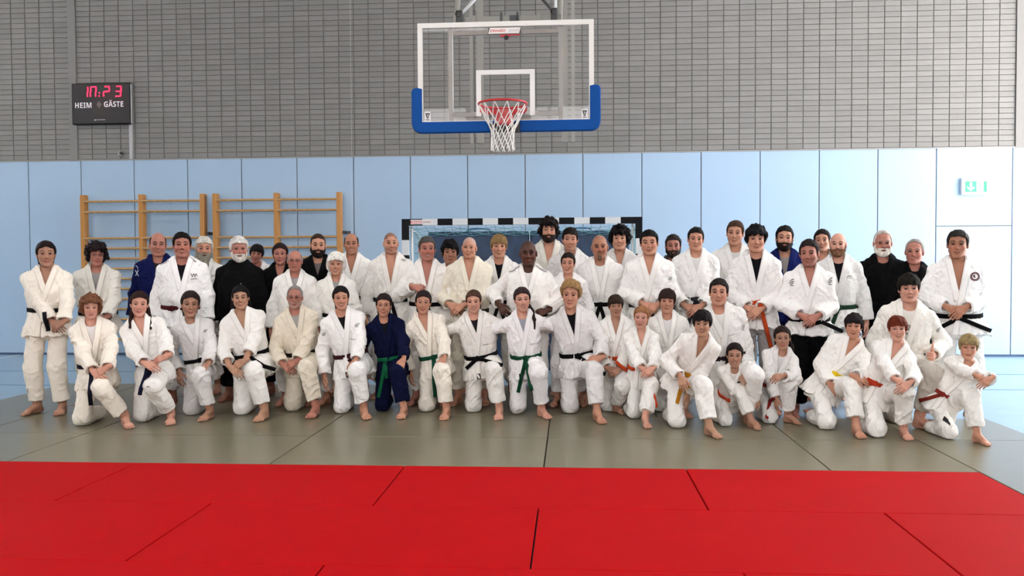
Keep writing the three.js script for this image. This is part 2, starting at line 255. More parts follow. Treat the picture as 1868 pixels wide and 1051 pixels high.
  const br = new THREE.Shape(); br.moveTo(-0.235, 3.04); br.lineTo(0.235, 3.04); br.lineTo(0.2, 2.995); br.lineTo(0.09, 2.99); br.lineTo(0.085, 2.9); br.lineTo(-0.085, 2.9); br.lineTo(-0.09, 2.99); br.lineTo(-0.2, 2.995);
  part('ring_bracket', merge([new THREE.ExtrudeGeometry(br, { depth: 0.02, bevelEnabled: false }).translate(0, 0, 0.13), box(0.17, 0.15, 0.13, 0, 2.965, 0.07)]), orange, t);
  part('mounting_plate', box(0.3, 0.1, 0.05, 0, 2.87, 0.05), M.black, t);
  const netM = mat(new THREE.Color().setRGB(0.74, 0.72, 0.69), 0.85), N = 12, ng = [], rad = v => 0.23 - 0.12 * Math.min(1, v * 1.7) + 0.015 * Math.max(0, v - 0.7), rn = rng(77);
  for (let k = 0; k < N; k++) for (const dir of [-1, 1]) { const pts = []; for (let q = 0; q <= 10; q++) { const v = q / 10, a = (k + 0.5 + dir * (v < 0.3 ? v / 0.3 * 0.5 : 0.5 + (v - 0.3) / 0.7 * 2.2)) / N * Math.PI * 2, r = rad(v) + (rn() - 0.5) * 0.008; pts.push([r * Math.sin(a), 3.035 - 0.43 * v - (v > 0.95 ? 0.01 * rn() : 0), rc + r * Math.cos(a)]); } ng.push(tube(pts, 0.0048, 22, 5)); }
  part('net', merge(ng), netM, t);
  // support structure behind and above
  const gm = mat(new THREE.Color().setRGB(0.24, 0.225, 0.2), 0.5), dk = mat(new THREE.Color().setRGB(0.03, 0.03, 0.03), 0.5);
  part('rear_frame', merge([fr(-0.545, 0.545, 3.84, 3.88, -0.06, 0.04), fr(-0.6, -0.555, 2.95, 3.95, -0.075, 0.04), fr(0.555, 0.6, 2.95, 3.95, -0.075, 0.04), fr(-0.545, 0.545, 2.95, 2.985, -0.06, 0.04)]), mat(new THREE.Color().setRGB(0.33, 0.29, 0.25), 0.5), t);
  part('hinge_beam', merge([fr(-0.5, 0.57, 3.955, 4.05, -0.16, 0.06), box(0.03, 0.11, 0.03, -0.33, 4.0, -0.12), box(0.03, 0.11, 0.03, 0.34, 4.0, -0.12)]), gm, t);
  part('hinge_block', merge([box(0.08, 0.07, 0.06, 0.08, 4.01, -0.12), box(0.02, 0.13, 0.06, 0.12, 4.01, -0.12)]), dk, t); part('hinge_block', box(0.02, 0.13, 0.06, -0.05, 4.01, -0.12), dk, t);
  for (const s of [-1, 1]) {
    part('joint_fork', merge([rbox(0.07, 0.15, 0.07, 0.015, s * 0.49 + 0.01, 4.03, -0.1), bar([s * 0.49, 4.06, -0.14], [s * 0.49, 4.06, -0.05], 0.03)]), dk, t);
    part('stay_tube', bar([s * 0.49 + 0.02, 4.06, -0.1], s < 0 ? [1.7, 6.7, -0.9] : [0.5, 6.9, -1.0], 0.018), M.steel, t);
    part('hanger_post', bar([s * 0.55, 4.0, -0.3], [s * 0.62, 6.95, -2.6], 0.03), gm, t);
    part('rail_post', box(0.09, 4.2, 0.09, s * 0.60 - 0.02, 5.3, -3.4), mat(new THREE.Color().setRGB(0.26, 0.245, 0.22), 0.6), t);
    part('rail_post', box(0.05, 4.2, 0.05, s * 0.72 - 0.02, 5.3, -3.4), mat(new THREE.Color().setRGB(0.3, 0.28, 0.25), 0.6), t);
  }
  part('stay_tube', bar([0.49, 4.07, -0.1], [-1.6, 6.7, -0.9], 0.014), dk, t);
  part('top_beam', box(1.8, 0.12, 0.12, 0, 7.33, -3.4), gm, t);
  part('top_beam', box(1.8, 0.12, 0.12, 0, 7.0, -2.6), gm, t);
  part('ceiling_bracket', merge([box(0.08, 0.4, 0.1, -0.6, 7.2, -2.6), box(0.08, 0.4, 0.1, 0.6, 7.2, -2.6)]), gm, t);
}
// ------------------------------------------------------------------ scoreboard clock, its conduit, exit sign
{
  const t = thing('scoreboard', 'black scoreboard clock showing 10:23 in red digits high on the brick wall', 'scoreboard', [-7.675, 4.14, ROOM.z0 + 0.065]);
  part('housing', rbox(1.0, 0.67, 0.08, 0.015, 0, 0, 0), mat(new THREE.Color().setRGB(0.012, 0.011, 0.012), 0.6, { specularIntensity: 0.3 }), t);
  part('side_trim', box(0.02, 0.64, 0.06, 0.509, -0.01, 0.0), M.steel, t);
  const face = canvasTex(1024, 660, (c, w, h) => {
    c.fillStyle = '#241f21'; c.fillRect(0, 0, w, h); c.fillStyle = '#143029'; c.fillRect(430, 20, 190, 150);
    c.fillStyle = '#2e2623'; c.fillRect(340, 290, 310, 230);
    c.fillStyle = '#ece7e8'; c.font = 'bold 128px sans-serif'; c.save(); c.translate(36, 398); c.scale(0.96, 1); c.fillText('HEIM', 0, 0); c.restore(); c.save(); c.translate(560, 388); c.scale(0.94, 1); c.fillText('GÄSTE', 0, 0); c.restore();
    c.fillStyle = '#6a5f5c'; c.beginPath(); c.moveTo(478, 280); c.lineTo(525, 345); c.lineTo(478, 410); c.lineTo(430, 345); c.fill();
    c.fillStyle = '#b8b2b2'; c.fillRect(395, 598, 190, 10); c.beginPath(); c.arc(400, 606, 14, 0, 7); c.fill();
  });
  part('face_print', new THREE.PlaneGeometry(0.97, 0.635).translate(0, 0, 0.0408), mat(0xffffff, 0.45, { map: face }), t);
  const led = new THREE.MeshStandardMaterial({ color: 0x300004, emissive: new THREE.Color().setRGB(1, 0.02, 0.08), emissiveIntensity: 2.6, roughness: 0.4 });
  const SEG = { a: [0, 0.08, 1], b: [0.045, 0.04, 0], c: [0.045, -0.04, 0], d: [0, -0.08, 1], e: [-0.045, -0.04, 0], f: [-0.045, 0.04, 0], g: [0, 0, 1] };
  [[-0.265, 'bc'], [-0.125, 'abcef'], [0.1, 'abge'], [0.3, 'abgcd']].forEach(([x, segs]) => {
    part('red_digit', merge([...segs].map(k => { const [sx, sy, hor] = SEG[k]; return box(hor ? 0.082 : 0.02, hor ? 0.02 : 0.08, 0.006, x + sx + sy * 0.12, 0.195 + sy, 0.0435); })), led, t);
  });
  part('red_colon', merge([box(0.02, 0.02, 0.006, -0.02, 0.175, 0.0435), box(0.02, 0.02, 0.006, -0.025, 0.125, 0.0435)]), led, t);
  const glow = new THREE.PointLight(new THREE.Color(1, 0.05, 0.1), 0.05, 4); glow.position.set(-7.7, 4.35, ROOM.z0 + 0.45); glow.castShadow = true; scene.add(glow);
  const c = thing('cable_conduit', 'pale vertical cable conduit running down from the scoreboard', 'conduit', [-7.22, 3.235, ROOM.z0 + 0.02]);
  part('duct', box(0.045, 0.6, 0.04, 0, 0.3, 0), mat(new THREE.Color().setRGB(0.42, 0.41, 0.42), 0.6), c);
  const s = thing('wall_socket_box', 'small grey socket box on the bricks beside the conduit', 'socket', [-7.4, 3.33, ROOM.z0 + 0.03]);
  part('box_body', rbox(0.07, 0.08, 0.06, 0.01), mat(new THREE.Color().setRGB(0.35, 0.34, 0.34), 0.5), s); part('box_lens', new THREE.CylinderGeometry(0.025, 0.025, 0.03, 12).rotateX(Math.PI / 2).translate(0.03, 0, 0.03), M.black, s);
}
{
  const t = thing('exit_sign', 'green emergency exit sign with arrow and running figure above the door', 'sign', [6.21, 2.63, ROOM.z0 + 0.03]);
  part('sign_case', rbox(0.42, 0.265, 0.06, 0.015), mat(new THREE.Color().setRGB(0.82, 0.84, 0.84), 0.4), t);
  const tex = canvasTex(512, 256, (c, w, h) => {
    c.fillStyle = '#2e9a6e'; c.fillRect(0, 0, w, h); c.fillStyle = '#f4fbf8';
    c.fillRect(110, 22, 50, 120); c.beginPath(); c.moveTo(50, 120); c.lineTo(100, 160); c.lineTo(170, 160); c.lineTo(220, 120); c.lineTo(220, 160); c.lineTo(135, 236); c.lineTo(50, 160); c.fill();
    c.fillRect(270, 14, 160, 228);
    c.strokeStyle = '#2e9a6e'; c.lineWidth = 14; c.lineCap = 'round'; c.lineJoin = 'round'; c.fillStyle = '#2e9a6e'; c.beginPath(); c.arc(335, 50, 15, 0, 7); c.fill();
    c.beginPath(); c.moveTo(345, 80); c.lineTo(362, 140); c.lineTo(340, 185); c.lineTo(305, 225); c.moveTo(362, 140); c.lineTo(385, 180); c.lineTo(375, 225); c.moveTo(345, 85); c.lineTo(372, 110); c.lineTo(398, 100); c.moveTo(345, 85); c.lineTo(318, 115); c.stroke();
  });
  part('pictogram', new THREE.PlaneGeometry(0.325, 0.165).translate(0, -0.005, 0.0305), mat(0xffffff, 0.5, { map: tex, emissive: 0xffffff, emissiveMap: tex, emissiveIntensity: 0.25 }), t);
  const g = new THREE.PointLight(new THREE.Color(0.7, 1, 0.85), 0.05, 2); g.position.set(6.21, 2.63, ROOM.z0 + 0.2); g.castShadow = true; scene.add(g);
}
// ------------------------------------------------------------------ figures: distance fields meshed with surface nets
const NT = (() => { const r = rng(99), a = new Float32Array(32768); for (let i = 0; i < 32768; i++) a[i] = r() * 2 - 1; return a; })();
function vn(x, y, z) {
  const xi = Math.floor(x), yi = Math.floor(y), zi = Math.floor(z); let fx = x - xi, fy = y - yi, fz = z - zi;
  fx = fx * fx * (3 - 2 * fx); fy = fy * fy * (3 - 2 * fy); fz = fz * fz * (3 - 2 * fz);
  const x0 = xi & 31, x1 = (xi + 1) & 31, y0 = (yi & 31) << 5, y1 = ((yi + 1) & 31) << 5, z0 = (zi & 31) << 10, z1 = ((zi + 1) & 31) << 10;
  const a = NT[x0 + y0 + z0] + (NT[x1 + y0 + z0] - NT[x0 + y0 + z0]) * fx, b = NT[x0 + y1 + z0] + (NT[x1 + y1 + z0] - NT[x0 + y1 + z0]) * fx;
  const c = NT[x0 + y0 + z1] + (NT[x1 + y0 + z1] - NT[x0 + y0 + z1]) * fx, d = NT[x0 + y1 + z1] + (NT[x1 + y1 + z1] - NT[x0 + y1 + z1]) * fx;
  const e = a + (b - a) * fy, f = c + (d - c) * fy; return e + (f - e) * fz;
}
function rdg(x, y, z) { const n = Math.abs(vn(x, y, z)); return n < 0.5 ? 0.55 - 2.2 * n + 2.2 * n * n * 0.6 : -0.2; }
function smin(a, b, k) { const h = k - Math.abs(a - b); return (a < b ? a : b) - (h > 0 ? h * h / (4 * k) : 0); }
function smax(a, b, k) { return -smin(-a, -b, k); }
function cap(x, y, z, a, b, ra, rb) {
  const ux = b[0] - a[0], uy = b[1] - a[1], uz = b[2] - a[2], px = x - a[0], py = y - a[1], pz = z - a[2];
  let t = (px * ux + py * uy + pz * uz) / (ux * ux + uy * uy + uz * uz); t = t < 0 ? 0 : t > 1 ? 1 : t;
  return Math.hypot(px - ux * t, py - uy * t, pz - uz * t) - ra - (rb - ra) * t;
}
function elli(x, y, z, a, b, c) { const k0 = Math.hypot(x / a, y / b, z / c), k1 = Math.hypot(x / a / a, y / b / b, z / c / c); return k1 < 1e-6 ? -Math.min(a, b, c) : k0 * (k0 - 1) / k1; }
function ell2(x, z, a, b) { const k0 = Math.hypot(x / a, z / b), k1 = Math.hypot(x / a / a, z / b / b); return k1 < 1e-4 ? -Math.min(a, b) : k0 * (k0 - 1) / k1; }
function nets(f, lo, hi, h) {
  const nx = Math.ceil((hi[0] - lo[0]) / h) + 2, ny = Math.ceil((hi[1] - lo[1]) / h) + 2, nz = Math.ceil((hi[2] - lo[2]) / h) + 2, sy = nx, sz = nx * ny;
  const g = new Float32Array(nx * ny * nz), B = 4, far = 2.6 * h * 1.5 + 0.02;
  for (let k = 0; k < nz; k += B) for (let j = 0; j < ny; j += B) for (let i = 0; i < nx; i += B) {
    const d = f(lo[0] + (i + 1.5) * h, lo[1] + (j + 1.5) * h, lo[2] + (k + 1.5) * h), skip = Math.abs(d) > far;
    const ke = Math.min(k + B, nz), je = Math.min(j + B, ny), ie = Math.min(i + B, nx);
    for (let c = k; c < ke; c++) for (let b = j; b < je; b++) for (let a = i; a < ie; a++) g[a + b * sy + c * sz] = skip ? d : f(lo[0] + a * h, lo[1] + b * h, lo[2] + c * h);
  }
  const id = new Int32Array(nx * ny * nz).fill(-1), P = [];
  const E = [[0, 1], [2, 3], [4, 5], [6, 7], [0, 2], [1, 3], [4, 6], [5, 7], [0, 4], [1, 5], [2, 6], [3, 7]], off = [0, 1, sy, sy + 1, sz, sz + 1, sz + sy, sz + sy + 1];
  for (let k = 0; k < nz - 1; k++) for (let j = 0; j < ny - 1; j++) for (let i = 0; i < nx - 1; i++) {
    const o = i + j * sy + k * sz; let m = 0; for (let q = 0; q < 8; q++) if (g[o + off[q]] < 0) m |= 1 << q;
    if (m === 0 || m === 255) continue;
    let x = 0, y = 0, z = 0, n = 0;
    for (const [a, b] of E) { const A = (m >> a) & 1, C = (m >> b) & 1; if (A === C) continue; const va = g[o + off[a]], vb = g[o + off[b]], t = va / (va - vb); n++; x += (a & 1) + ((b & 1) - (a & 1)) * t; y += ((a >> 1) & 1) + (((b >> 1) & 1) - ((a >> 1) & 1)) * t; z += (a >> 2) + ((b >> 2) - (a >> 2)) * t; }
    id[o] = P.length / 3; P.push(lo[0] + (i + x / n) * h, lo[1] + (j + y / n) * h, lo[2] + (k + z / n) * h);
  }
  const I = [];
  const quad = (a, b, c, d, flip) => { if (a < 0 || b < 0 || c < 0 || d < 0) return; if (flip) I.push(a, c, b, a, d, c); else I.push(a, b, c, a, c, d); };
  for (let k = 1; k < nz - 1; k++) for (let j = 1; j < ny - 1; j++) for (let i = 1; i < nx - 1; i++) {
    const o = i + j * sy + k * sz, s = g[o] < 0;
    if (s !== g[o + 1] < 0) quad(id[o - sy - sz], id[o - sz], id[o], id[o - sy], !s);
    if (s !== g[o + sy] < 0) quad(id[o - 1 - sz], id[o - 1], id[o], id[o - sz], !s);
    if (s !== g[o + sz] < 0) quad(id[o - 1 - sy], id[o - sy], id[o], id[o - 1], !s);
  }
  const pos = new Float32Array(P), nor = new Float32Array(P.length), e = h * 0.45;
  for (let v = 0; v < pos.length; v += 3) {
    const x = pos[v], y = pos[v + 1], z = pos[v + 2];
    const d = f(x, y, z), gx = f(x + e, y, z) - d, gy = f(x, y + e, z) - d, gz = f(x, y, z + e) - d, l = Math.hypot(gx, gy, gz) || 1;
    const s = Math.max(-h * 0.5, Math.min(h * 0.5, d)) * 0.8;
    pos[v] -= gx / l * s; pos[v + 1] -= gy / l * s; pos[v + 2] -= gz / l * s;
    nor[v] = gx / l; nor[v + 1] = gy / l; nor[v + 2] = gz / l;
  }
  const geo = new THREE.BufferGeometry();
  geo.setAttribute('position', new THREE.BufferAttribute(pos, 3)); geo.setAttribute('normal', new THREE.BufferAttribute(nor, 3)); geo.setIndex(I);
  return geo;
}
function paint(geo, fn) { // vertex colours from linear rgb
  const p = geo.attributes.position, c = new Float32Array(p.count * 3);
  for (let i = 0; i < p.count; i++) { const k = fn(p.getX(i), p.getY(i), p.getZ(i), i); c[3 * i] = k[0]; c[3 * i + 1] = k[1]; c[3 * i + 2] = k[2]; }
  geo.setAttribute('color', new THREE.BufferAttribute(c, 3)); return geo;
}
function joinIndexed(list) {
  let nv = 0, ni = 0; for (const g of list) { nv += g.attributes.position.count; ni += g.index ? g.index.count : g.attributes.position.count; }
  const P = new Float32Array(nv * 3), N = new Float32Array(nv * 3), C = new Float32Array(nv * 3).fill(1), I = new Uint32Array(ni); let v = 0, q = 0;
  for (const g of list) {
    P.set(g.attributes.position.array, v * 3); N.set(g.attributes.normal.array, v * 3); if (g.attributes.color) C.set(g.attributes.color.array, v * 3);
    const n = g.index ? g.index.count : g.attributes.position.count; for (let i = 0; i < n; i++) I[q++] = v + (g.index ? g.index.getX(i) : i); v += g.attributes.position.count;
  }
  const o = new THREE.BufferGeometry(); o.setAttribute('position', new THREE.BufferAttribute(P, 3)); o.setAttribute('normal', new THREE.BufferAttribute(N, 3)); o.setAttribute('color', new THREE.BufferAttribute(C, 3)); o.setIndex(new THREE.BufferAttribute(I, 1)); return o;
}
const lin = h => { const c = new THREE.Color(h); return [c.r, c.g, c.b]; };
const mixc = (a, b, t) => [a[0] + (b[0] - a[0]) * t, a[1] + (b[1] - a[1]) * t, a[2] + (b[2] - a[2]) * t];
const V = { add: (a, b) => [a[0] + b[0], a[1] + b[1], a[2] + b[2]], sub: (a, b) => [a[0] - b[0], a[1] - b[1], a[2] - b[2]], mul: (a, s) => [a[0] * s, a[1] * s, a[2] * s], dot: (a, b) => a[0] * b[0] + a[1] * b[1] + a[2] * b[2], cross: (a, b) => [a[1] * b[2] - a[2] * b[1], a[2] * b[0] - a[0] * b[2], a[0] * b[1] - a[1] * b[0]], len: a => Math.hypot(...a), norm: a => { const l = Math.hypot(...a) || 1; return [a[0] / l, a[1] / l, a[2] / l]; }, lerp: (a, b, t) => [a[0] + (b[0] - a[0]) * t, a[1] + (b[1] - a[1]) * t, a[2] + (b[2] - a[2]) * t] };

// ---- templates: head, hands, foot (built once, then placed on every figure)
function headField(x, y, z) {
  const ax = Math.abs(x);
  let d = elli(x, y - 0.03, z + 0.012, 0.073, 0.088, 0.094);
  d = smin(d, elli(x, y + 0.036, z - 0.022, 0.059, 0.078, 0.066), 0.03);
  d = smin(d, cap(ax, y, z, [0.048, -0.055, 0.0], [0.016, -0.097, 0.058], 0.02, 0.018), 0.03);
  d = smin(d, Math.hypot(x, y + 0.1, z - 0.067) - 0.0165, 0.02);
  d = smin(d, Math.hypot(ax - 0.037, y + 0.03, z - 0.058) - 0.026, 0.02);
  d = smin(d, cap(ax, y, z, [0.012, 0.024, 0.084], [0.045, 0.021, 0.068], 0.009, 0.009), 0.014);
  d = smax(d, -(Math.hypot(ax - 0.031, y - 0.002, z - 0.102) - 0.0175), 0.014);
  d = smin(d, cap(x, y, z, [0, 0.014, 0.087], [0, -0.03, 0.106], 0.0065, 0.0105), 0.012);
  d = smin(d, Math.hypot(ax - 0.011, y + 0.035, z - 0.095) - 0.0085, 0.008);
  d = smin(d, cap(ax, y, z, [0, -0.0605, 0.0885], [0.021, -0.0645, 0.078], 0.005, 0.004), 0.008);
  d = smin(d, cap(ax, y, z, [0, -0.0735, 0.087], [0.017, -0.0705, 0.0775], 0.0062, 0.0045), 0.008);
  d = smin(d, elli(ax - 0.077, y + 0.006, z + 0.006, 0.010, 0.031, 0.019), 0.006);
  d = smin(d, cap(x, y, z, [0, -0.06, -0.022], [0, -0.17, -0.034], 0.05, 0.054), 0.03);
  return d;
}
const HEAD = nets(headField, [-0.1, -0.19, -0.12], [0.1, 0.13, 0.13], 0.0074);
function handField(curl, thumbUp) {
  const seg = [];
  const F = [[0.031, 0.086, [0.042, 0.026, 0.021]], [0.0105, 0.09, [0.047, 0.03, 0.022]], [-0.0105, 0.087, [0.043, 0.028, 0.021]], [-0.03, 0.079, [0.033, 0.021, 0.018]]];
  F.forEach(([z, kx, L], i) => { let p = [kx, 0, z], a = 0; const sp = z * 1.3; [0, 1, 2].forEach(q => { a += curl[q] * (1 + 0.06 * i); const n = [p[0] + L[q] * Math.cos(a), p[1] - L[q] * Math.sin(a), p[2] + sp * L[q] * 1.5 * Math.cos(a)]; seg.push([p, n, 0.0094 - 0.0009 * q, 0.0088 - 0.0009 * q]); p = n; }); });
  const T = thumbUp ? [[0.022, -0.004, 0.024], [0.045, -0.008, 0.056], [0.05, -0.004, 0.09], [0.047, -0.002, 0.116]] : [[0.02, -0.005, 0.024], [0.05, -0.016, 0.05], [0.08, -0.024, 0.058], [0.103, -0.03, 0.057]];
  return (x, y, z) => {
    let d = cap(x, y, z, [-0.035, 0, 0], [0.02, 0, 0], 0.024, 0.026);
    for (const [fz, kx] of F) d = smin(d, cap(x, y, z, [0.015, 0, fz * 0.55], [kx, 0, fz], 0.0145, 0.0115), 0.014);
    let t = cap(x, y, z, T[0], T[1], 0.016, 0.0125); t = smin(t, cap(x, y, z, T[1], T[2], 0.0118, 0.0105), 0.006); t = smin(t, cap(x, y, z, T[2], T[3], 0.0104, 0.0088), 0.004);
    d = smin(d, t, 0.012);
    let e = 1; for (const [a, b, r, s] of seg) { const c = cap(x, y, z, a, b, r, s); if (c < e) e = c; }
    return smin(d, e, 0.004);
  };
}
const hb = [[-0.06, -0.13, -0.07], [0.22, 0.05, 0.14]];
const HANDS = { relax: nets(handField([0.35, 0.5, 0.35]), ...hb, 0.006), flat: nets(handField([0.22, 0.2, 0.12]), ...hb, 0.006), grip: nets(handField([1.0, 1.35, 0.9]), ...hb, 0.006), thumb: nets(handField([1.45, 1.6, 1.0], true), ...hb, 0.006) };
const HANDS_LO = { relax: nets(handField([0.35, 0.5, 0.35]), ...hb, 0.0095) };
function footField(x, y, z) { // big toe towards +x, sole at y = 0, toes at +z
  let d = elli(x, y - 0.034, z + 0.03, 0.031, 0.036, 0.042);
  d = smin(d, cap(x, y, z, [0, 0.085, 0.002], [0.002, 0.036, 0.105], 0.036, 0.027), 0.03);
  d = smin(d, cap(x, y, z, [-0.026, 0.022, 0.105], [0.026, 0.025, 0.125], 0.021, 0.024), 0.025);
  d = smin(d, cap(x, y, z, [-0.012, 0.025, -0.02], [-0.022, 0.02, 0.1], 0.025, 0.02), 0.02);
  d = smin(d, cap(x, y, z, [0, 0.08, -0.012], [0, 0.135, -0.012], 0.035, 0.036), 0.03);
  let t = cap(x, y, z, [0.026, 0.018, 0.13], [0.028, 0.015, 0.178], 0.0155, 0.0145);
  for (const [tx, tz, r] of [[0.006, 0.177, 0.0105], [-0.0115, 0.169, 0.0098], [-0.028, 0.157, 0.0093], [-0.043, 0.142, 0.0088]]) t = Math.min(t, cap(x, y, z, [tx, 0.02, 0.12], [tx * 1.03, 0.0115, tz], r + 0.001, r));
  d = smin(d, t, 0.006);
  return Math.max(d, -y);
}
const FOOT = nets(footField, [-0.08, -0.015, -0.09], [0.08, 0.19, 0.21], 0.0078);
const FOOT_LO = nets(footField, [-0.08, -0.02, -0.09], [0.08, 0.2, 0.22], 0.014);
const EYE = new THREE.SphereGeometry(1, 12, 8), BALL = new THREE.SphereGeometry(1, 10, 6);
function placed(geo, m, mirror) {
  const g = geo.clone(); if (mirror) { g.scale(...mirror); const I = g.index; for (let i = 0; i < I.count; i += 3) { const a = I.getX(i); I.setX(i, I.getX(i + 1)); I.setX(i + 1, a); } }
  g.applyMatrix4(m); return g;
}
function basis(o, X, Y, Z, s = 1) { return new THREE.Matrix4().set(X[0] * s, Y[0] * s, Z[0] * s, o[0], X[1] * s, Y[1] * s, Z[1] * s, o[1], X[2] * s, Y[2] * s, Z[2] * s, o[2], 0, 0, 0, 1); }

// ---- materials for cloth, hair, skin
const SKIN = mat(0xffffff, 0.52, { vertexColors: true, specularIntensity: 0.6 });
const clothCache = {};
// creases and weave of washed cotton as fine relief
const CREASE = (() => {
  const n = 512, d = new Uint8Array(n * n * 4), w = (x, y, z) => vn(x, y, z);
  for (let j = 0; j < n; j++) for (let i = 0; i < n; i++) { // periodic by sampling noise on two circles
    const u = i / n * Math.PI * 2, v = j / n * Math.PI * 2, x = Math.cos(u), y = Math.sin(u), z = Math.cos(v), q = Math.sin(v);
    const wx = 0.5 * w(x * 1.6 + z, y * 1.6 + q, z * 1.6 + 5), a = Math.abs(w(x * 2.4 + wx + 2 * z, y * 2.4 + 2 * q, z * 1.5 + wx)), b = Math.abs(w(x * 4 + q + 9, y * 4 + wx + z * 2, q * 3)), t = 255 * (0.6 * Math.max(0, 1 - 2.2 * a) + 0.3 * Math.max(0, 1 - 2.2 * b)), o = (j * n + i) * 4; d[o] = d[o + 1] = d[o + 2] = t; d[o + 3] = 255;
  }
  const t = new THREE.DataTexture(d, n, n); t.wrapS = t.wrapT = THREE.RepeatWrapping; t.magFilter = THREE.LinearFilter; t.needsUpdate = true; return t;
})();
function cloth(hex, rough = 0.92, more = {}) { return clothCache[hex] ??= mat(hex, rough, { bumpMap: CREASE, bumpScale: 0.0085, specularIntensity: 0.2, ...more }); }
const hairCache = {};
function hairMat(hex) { return hairCache[hex] ??= mat(0xffffff, 0.7, { vertexColors: true, specularIntensity: 0.22 }); }

function lut(rows) { // rows: [q, a, b] -> smooth tables over q in [-0.7, 1.3]
  const n = 201, A = new Float32Array(n), B = new Float32Array(n);
  for (let i = 0; i < n; i++) {
    const q = -0.7 + 2 * i / (n - 1); let k = 0; while (k < rows.length - 2 && q > rows[k + 1][0]) k++;
    const p0 = rows[Math.max(0, k - 1)], p1 = rows[k], p2 = rows[k + 1], p3 = rows[Math.min(rows.length - 1, k + 2)];
    const t = Math.max(0, Math.min(1, (q - p1[0]) / (p2[0] - p1[0]))), w = p2[0] - p1[0];
    const H = c => { const m1 = k > 0 ? (p2[c] - p0[c]) / (p2[0] - p0[0]) * w : p2[c] - p1[c], m2 = k < rows.length - 2 ? (p3[c] - p1[c]) / (p3[0] - p1[0]) * w : p2[c] - p1[c]; return (2 * t ** 3 - 3 * t * t + 1) * p1[c] + (t ** 3 - 2 * t * t + t) * m1 + (-2 * t ** 3 + 3 * t * t) * p2[c] + (t ** 3 - t * t) * m2; };
    A[i] = H(1); B[i] = H(2);
  }
  return [A, B];
}
const atQ = (T, q) => { const i = (q + 0.7) * 100; return i <= 0 ? T[0] : i >= 200 ? T[200] : T[i | 0] + (T[(i | 0) + 1] - T[i | 0]) * (i - (i | 0)); };
function limb(a, b, l1, l2, hint) { // two-bone chain: where the middle joint goes
  let d = V.sub(b, a), L = V.len(d); const mx = (l1 + l2) * 0.995; if (L > mx) { b = V.add(a, V.mul(d, mx / L)); d = V.sub(b, a); L = mx; }
  const u = V.mul(d, 1 / L), c = (l1 * l1 + L * L - l2 * l2) / (2 * L), h = Math.sqrt(Math.max(0, l1 * l1 - c * c)); let n = V.sub(hint, V.mul(u, V.dot(hint, u))); n = V.norm(n);
  return [V.add(a, V.add(V.mul(u, c), V.mul(n, h))), b];
}
function ribbon(inner, outer, normals, th, lift = 0) { // a strip of cloth with thickness between two edge lines
  const n = inner.length, P = [], I = [];
  for (let i = 0; i < n; i++) {
    const a = inner[i], b = outer[i], m = normals[i], pt = (p, k) => P.push(p[0] + m[0] * k, p[1] + m[1] * k, p[2] + m[2] * k);
    pt(a, -th); pt(a, lift + th * 0.8); pt(V.lerp(a, b, 0.2), lift + th); pt(V.lerp(a, b, 0.8), lift + th); pt(b, lift + th * 0.8); pt(b, -th);
  }
  for (let i = 0; i < n - 1; i++) for (let k = 0; k < 5; k++) { const a = i * 6 + k, b = a + 1, c = a + 6, d = a + 7; I.push(a, b, c, b, d, c); }
  I.push(0, 2, 1, 0, 3, 2, 0, 4, 3, 0, 5, 4); const e = (n - 1) * 6; I.push(e, e + 1, e + 2, e, e + 2, e + 3, e, e + 3, e + 4, e, e + 4, e + 5);
  const g = new THREE.BufferGeometry(); g.setAttribute('position', new THREE.Float32BufferAttribute(P, 3)); g.setIndex(I); g.computeVertexNormals(); return g;
}
// small foot variant for a leg folded back on the mat
const FOOT_BACK = nets((x, y, z) => {
  let d = elli(x, y - 0.034, z + 0.03, 0.031, 0.036, 0.042);
  d = smin(d, cap(x, y, z, [0, 0.07, 0.002], [0.002, 0.036, 0.105], 0.034, 0.025), 0.03);
  d = smin(d, cap(x, y, z, [-0.026, 0.022, 0.105], [0.026, 0.025, 0.125], 0.021, 0.022), 0.025);
  d = smin(d, cap(x, y, z, [0, 0.07, -0.01], [0, 0.085, -0.16], 0.032, 0.042), 0.03);
  let t = 1; for (const [tx, tz, r] of [[0.028, 0.175, 0.0145], [0.006, 0.172, 0.0105], [-0.0115, 0.165, 0.0098], [-0.028, 0.155, 0.0093], [-0.043, 0.142, 0.0088]]) t = Math.min(t, cap(x, y, z, [tx, 0.02, 0.12], [tx * 1.03, 0.014, tz], r + 0.001, r));
  return smin(d, t, 0.006);
}, [-0.08, -0.02, -0.22], [0.08, 0.13, 0.21], 0.009);

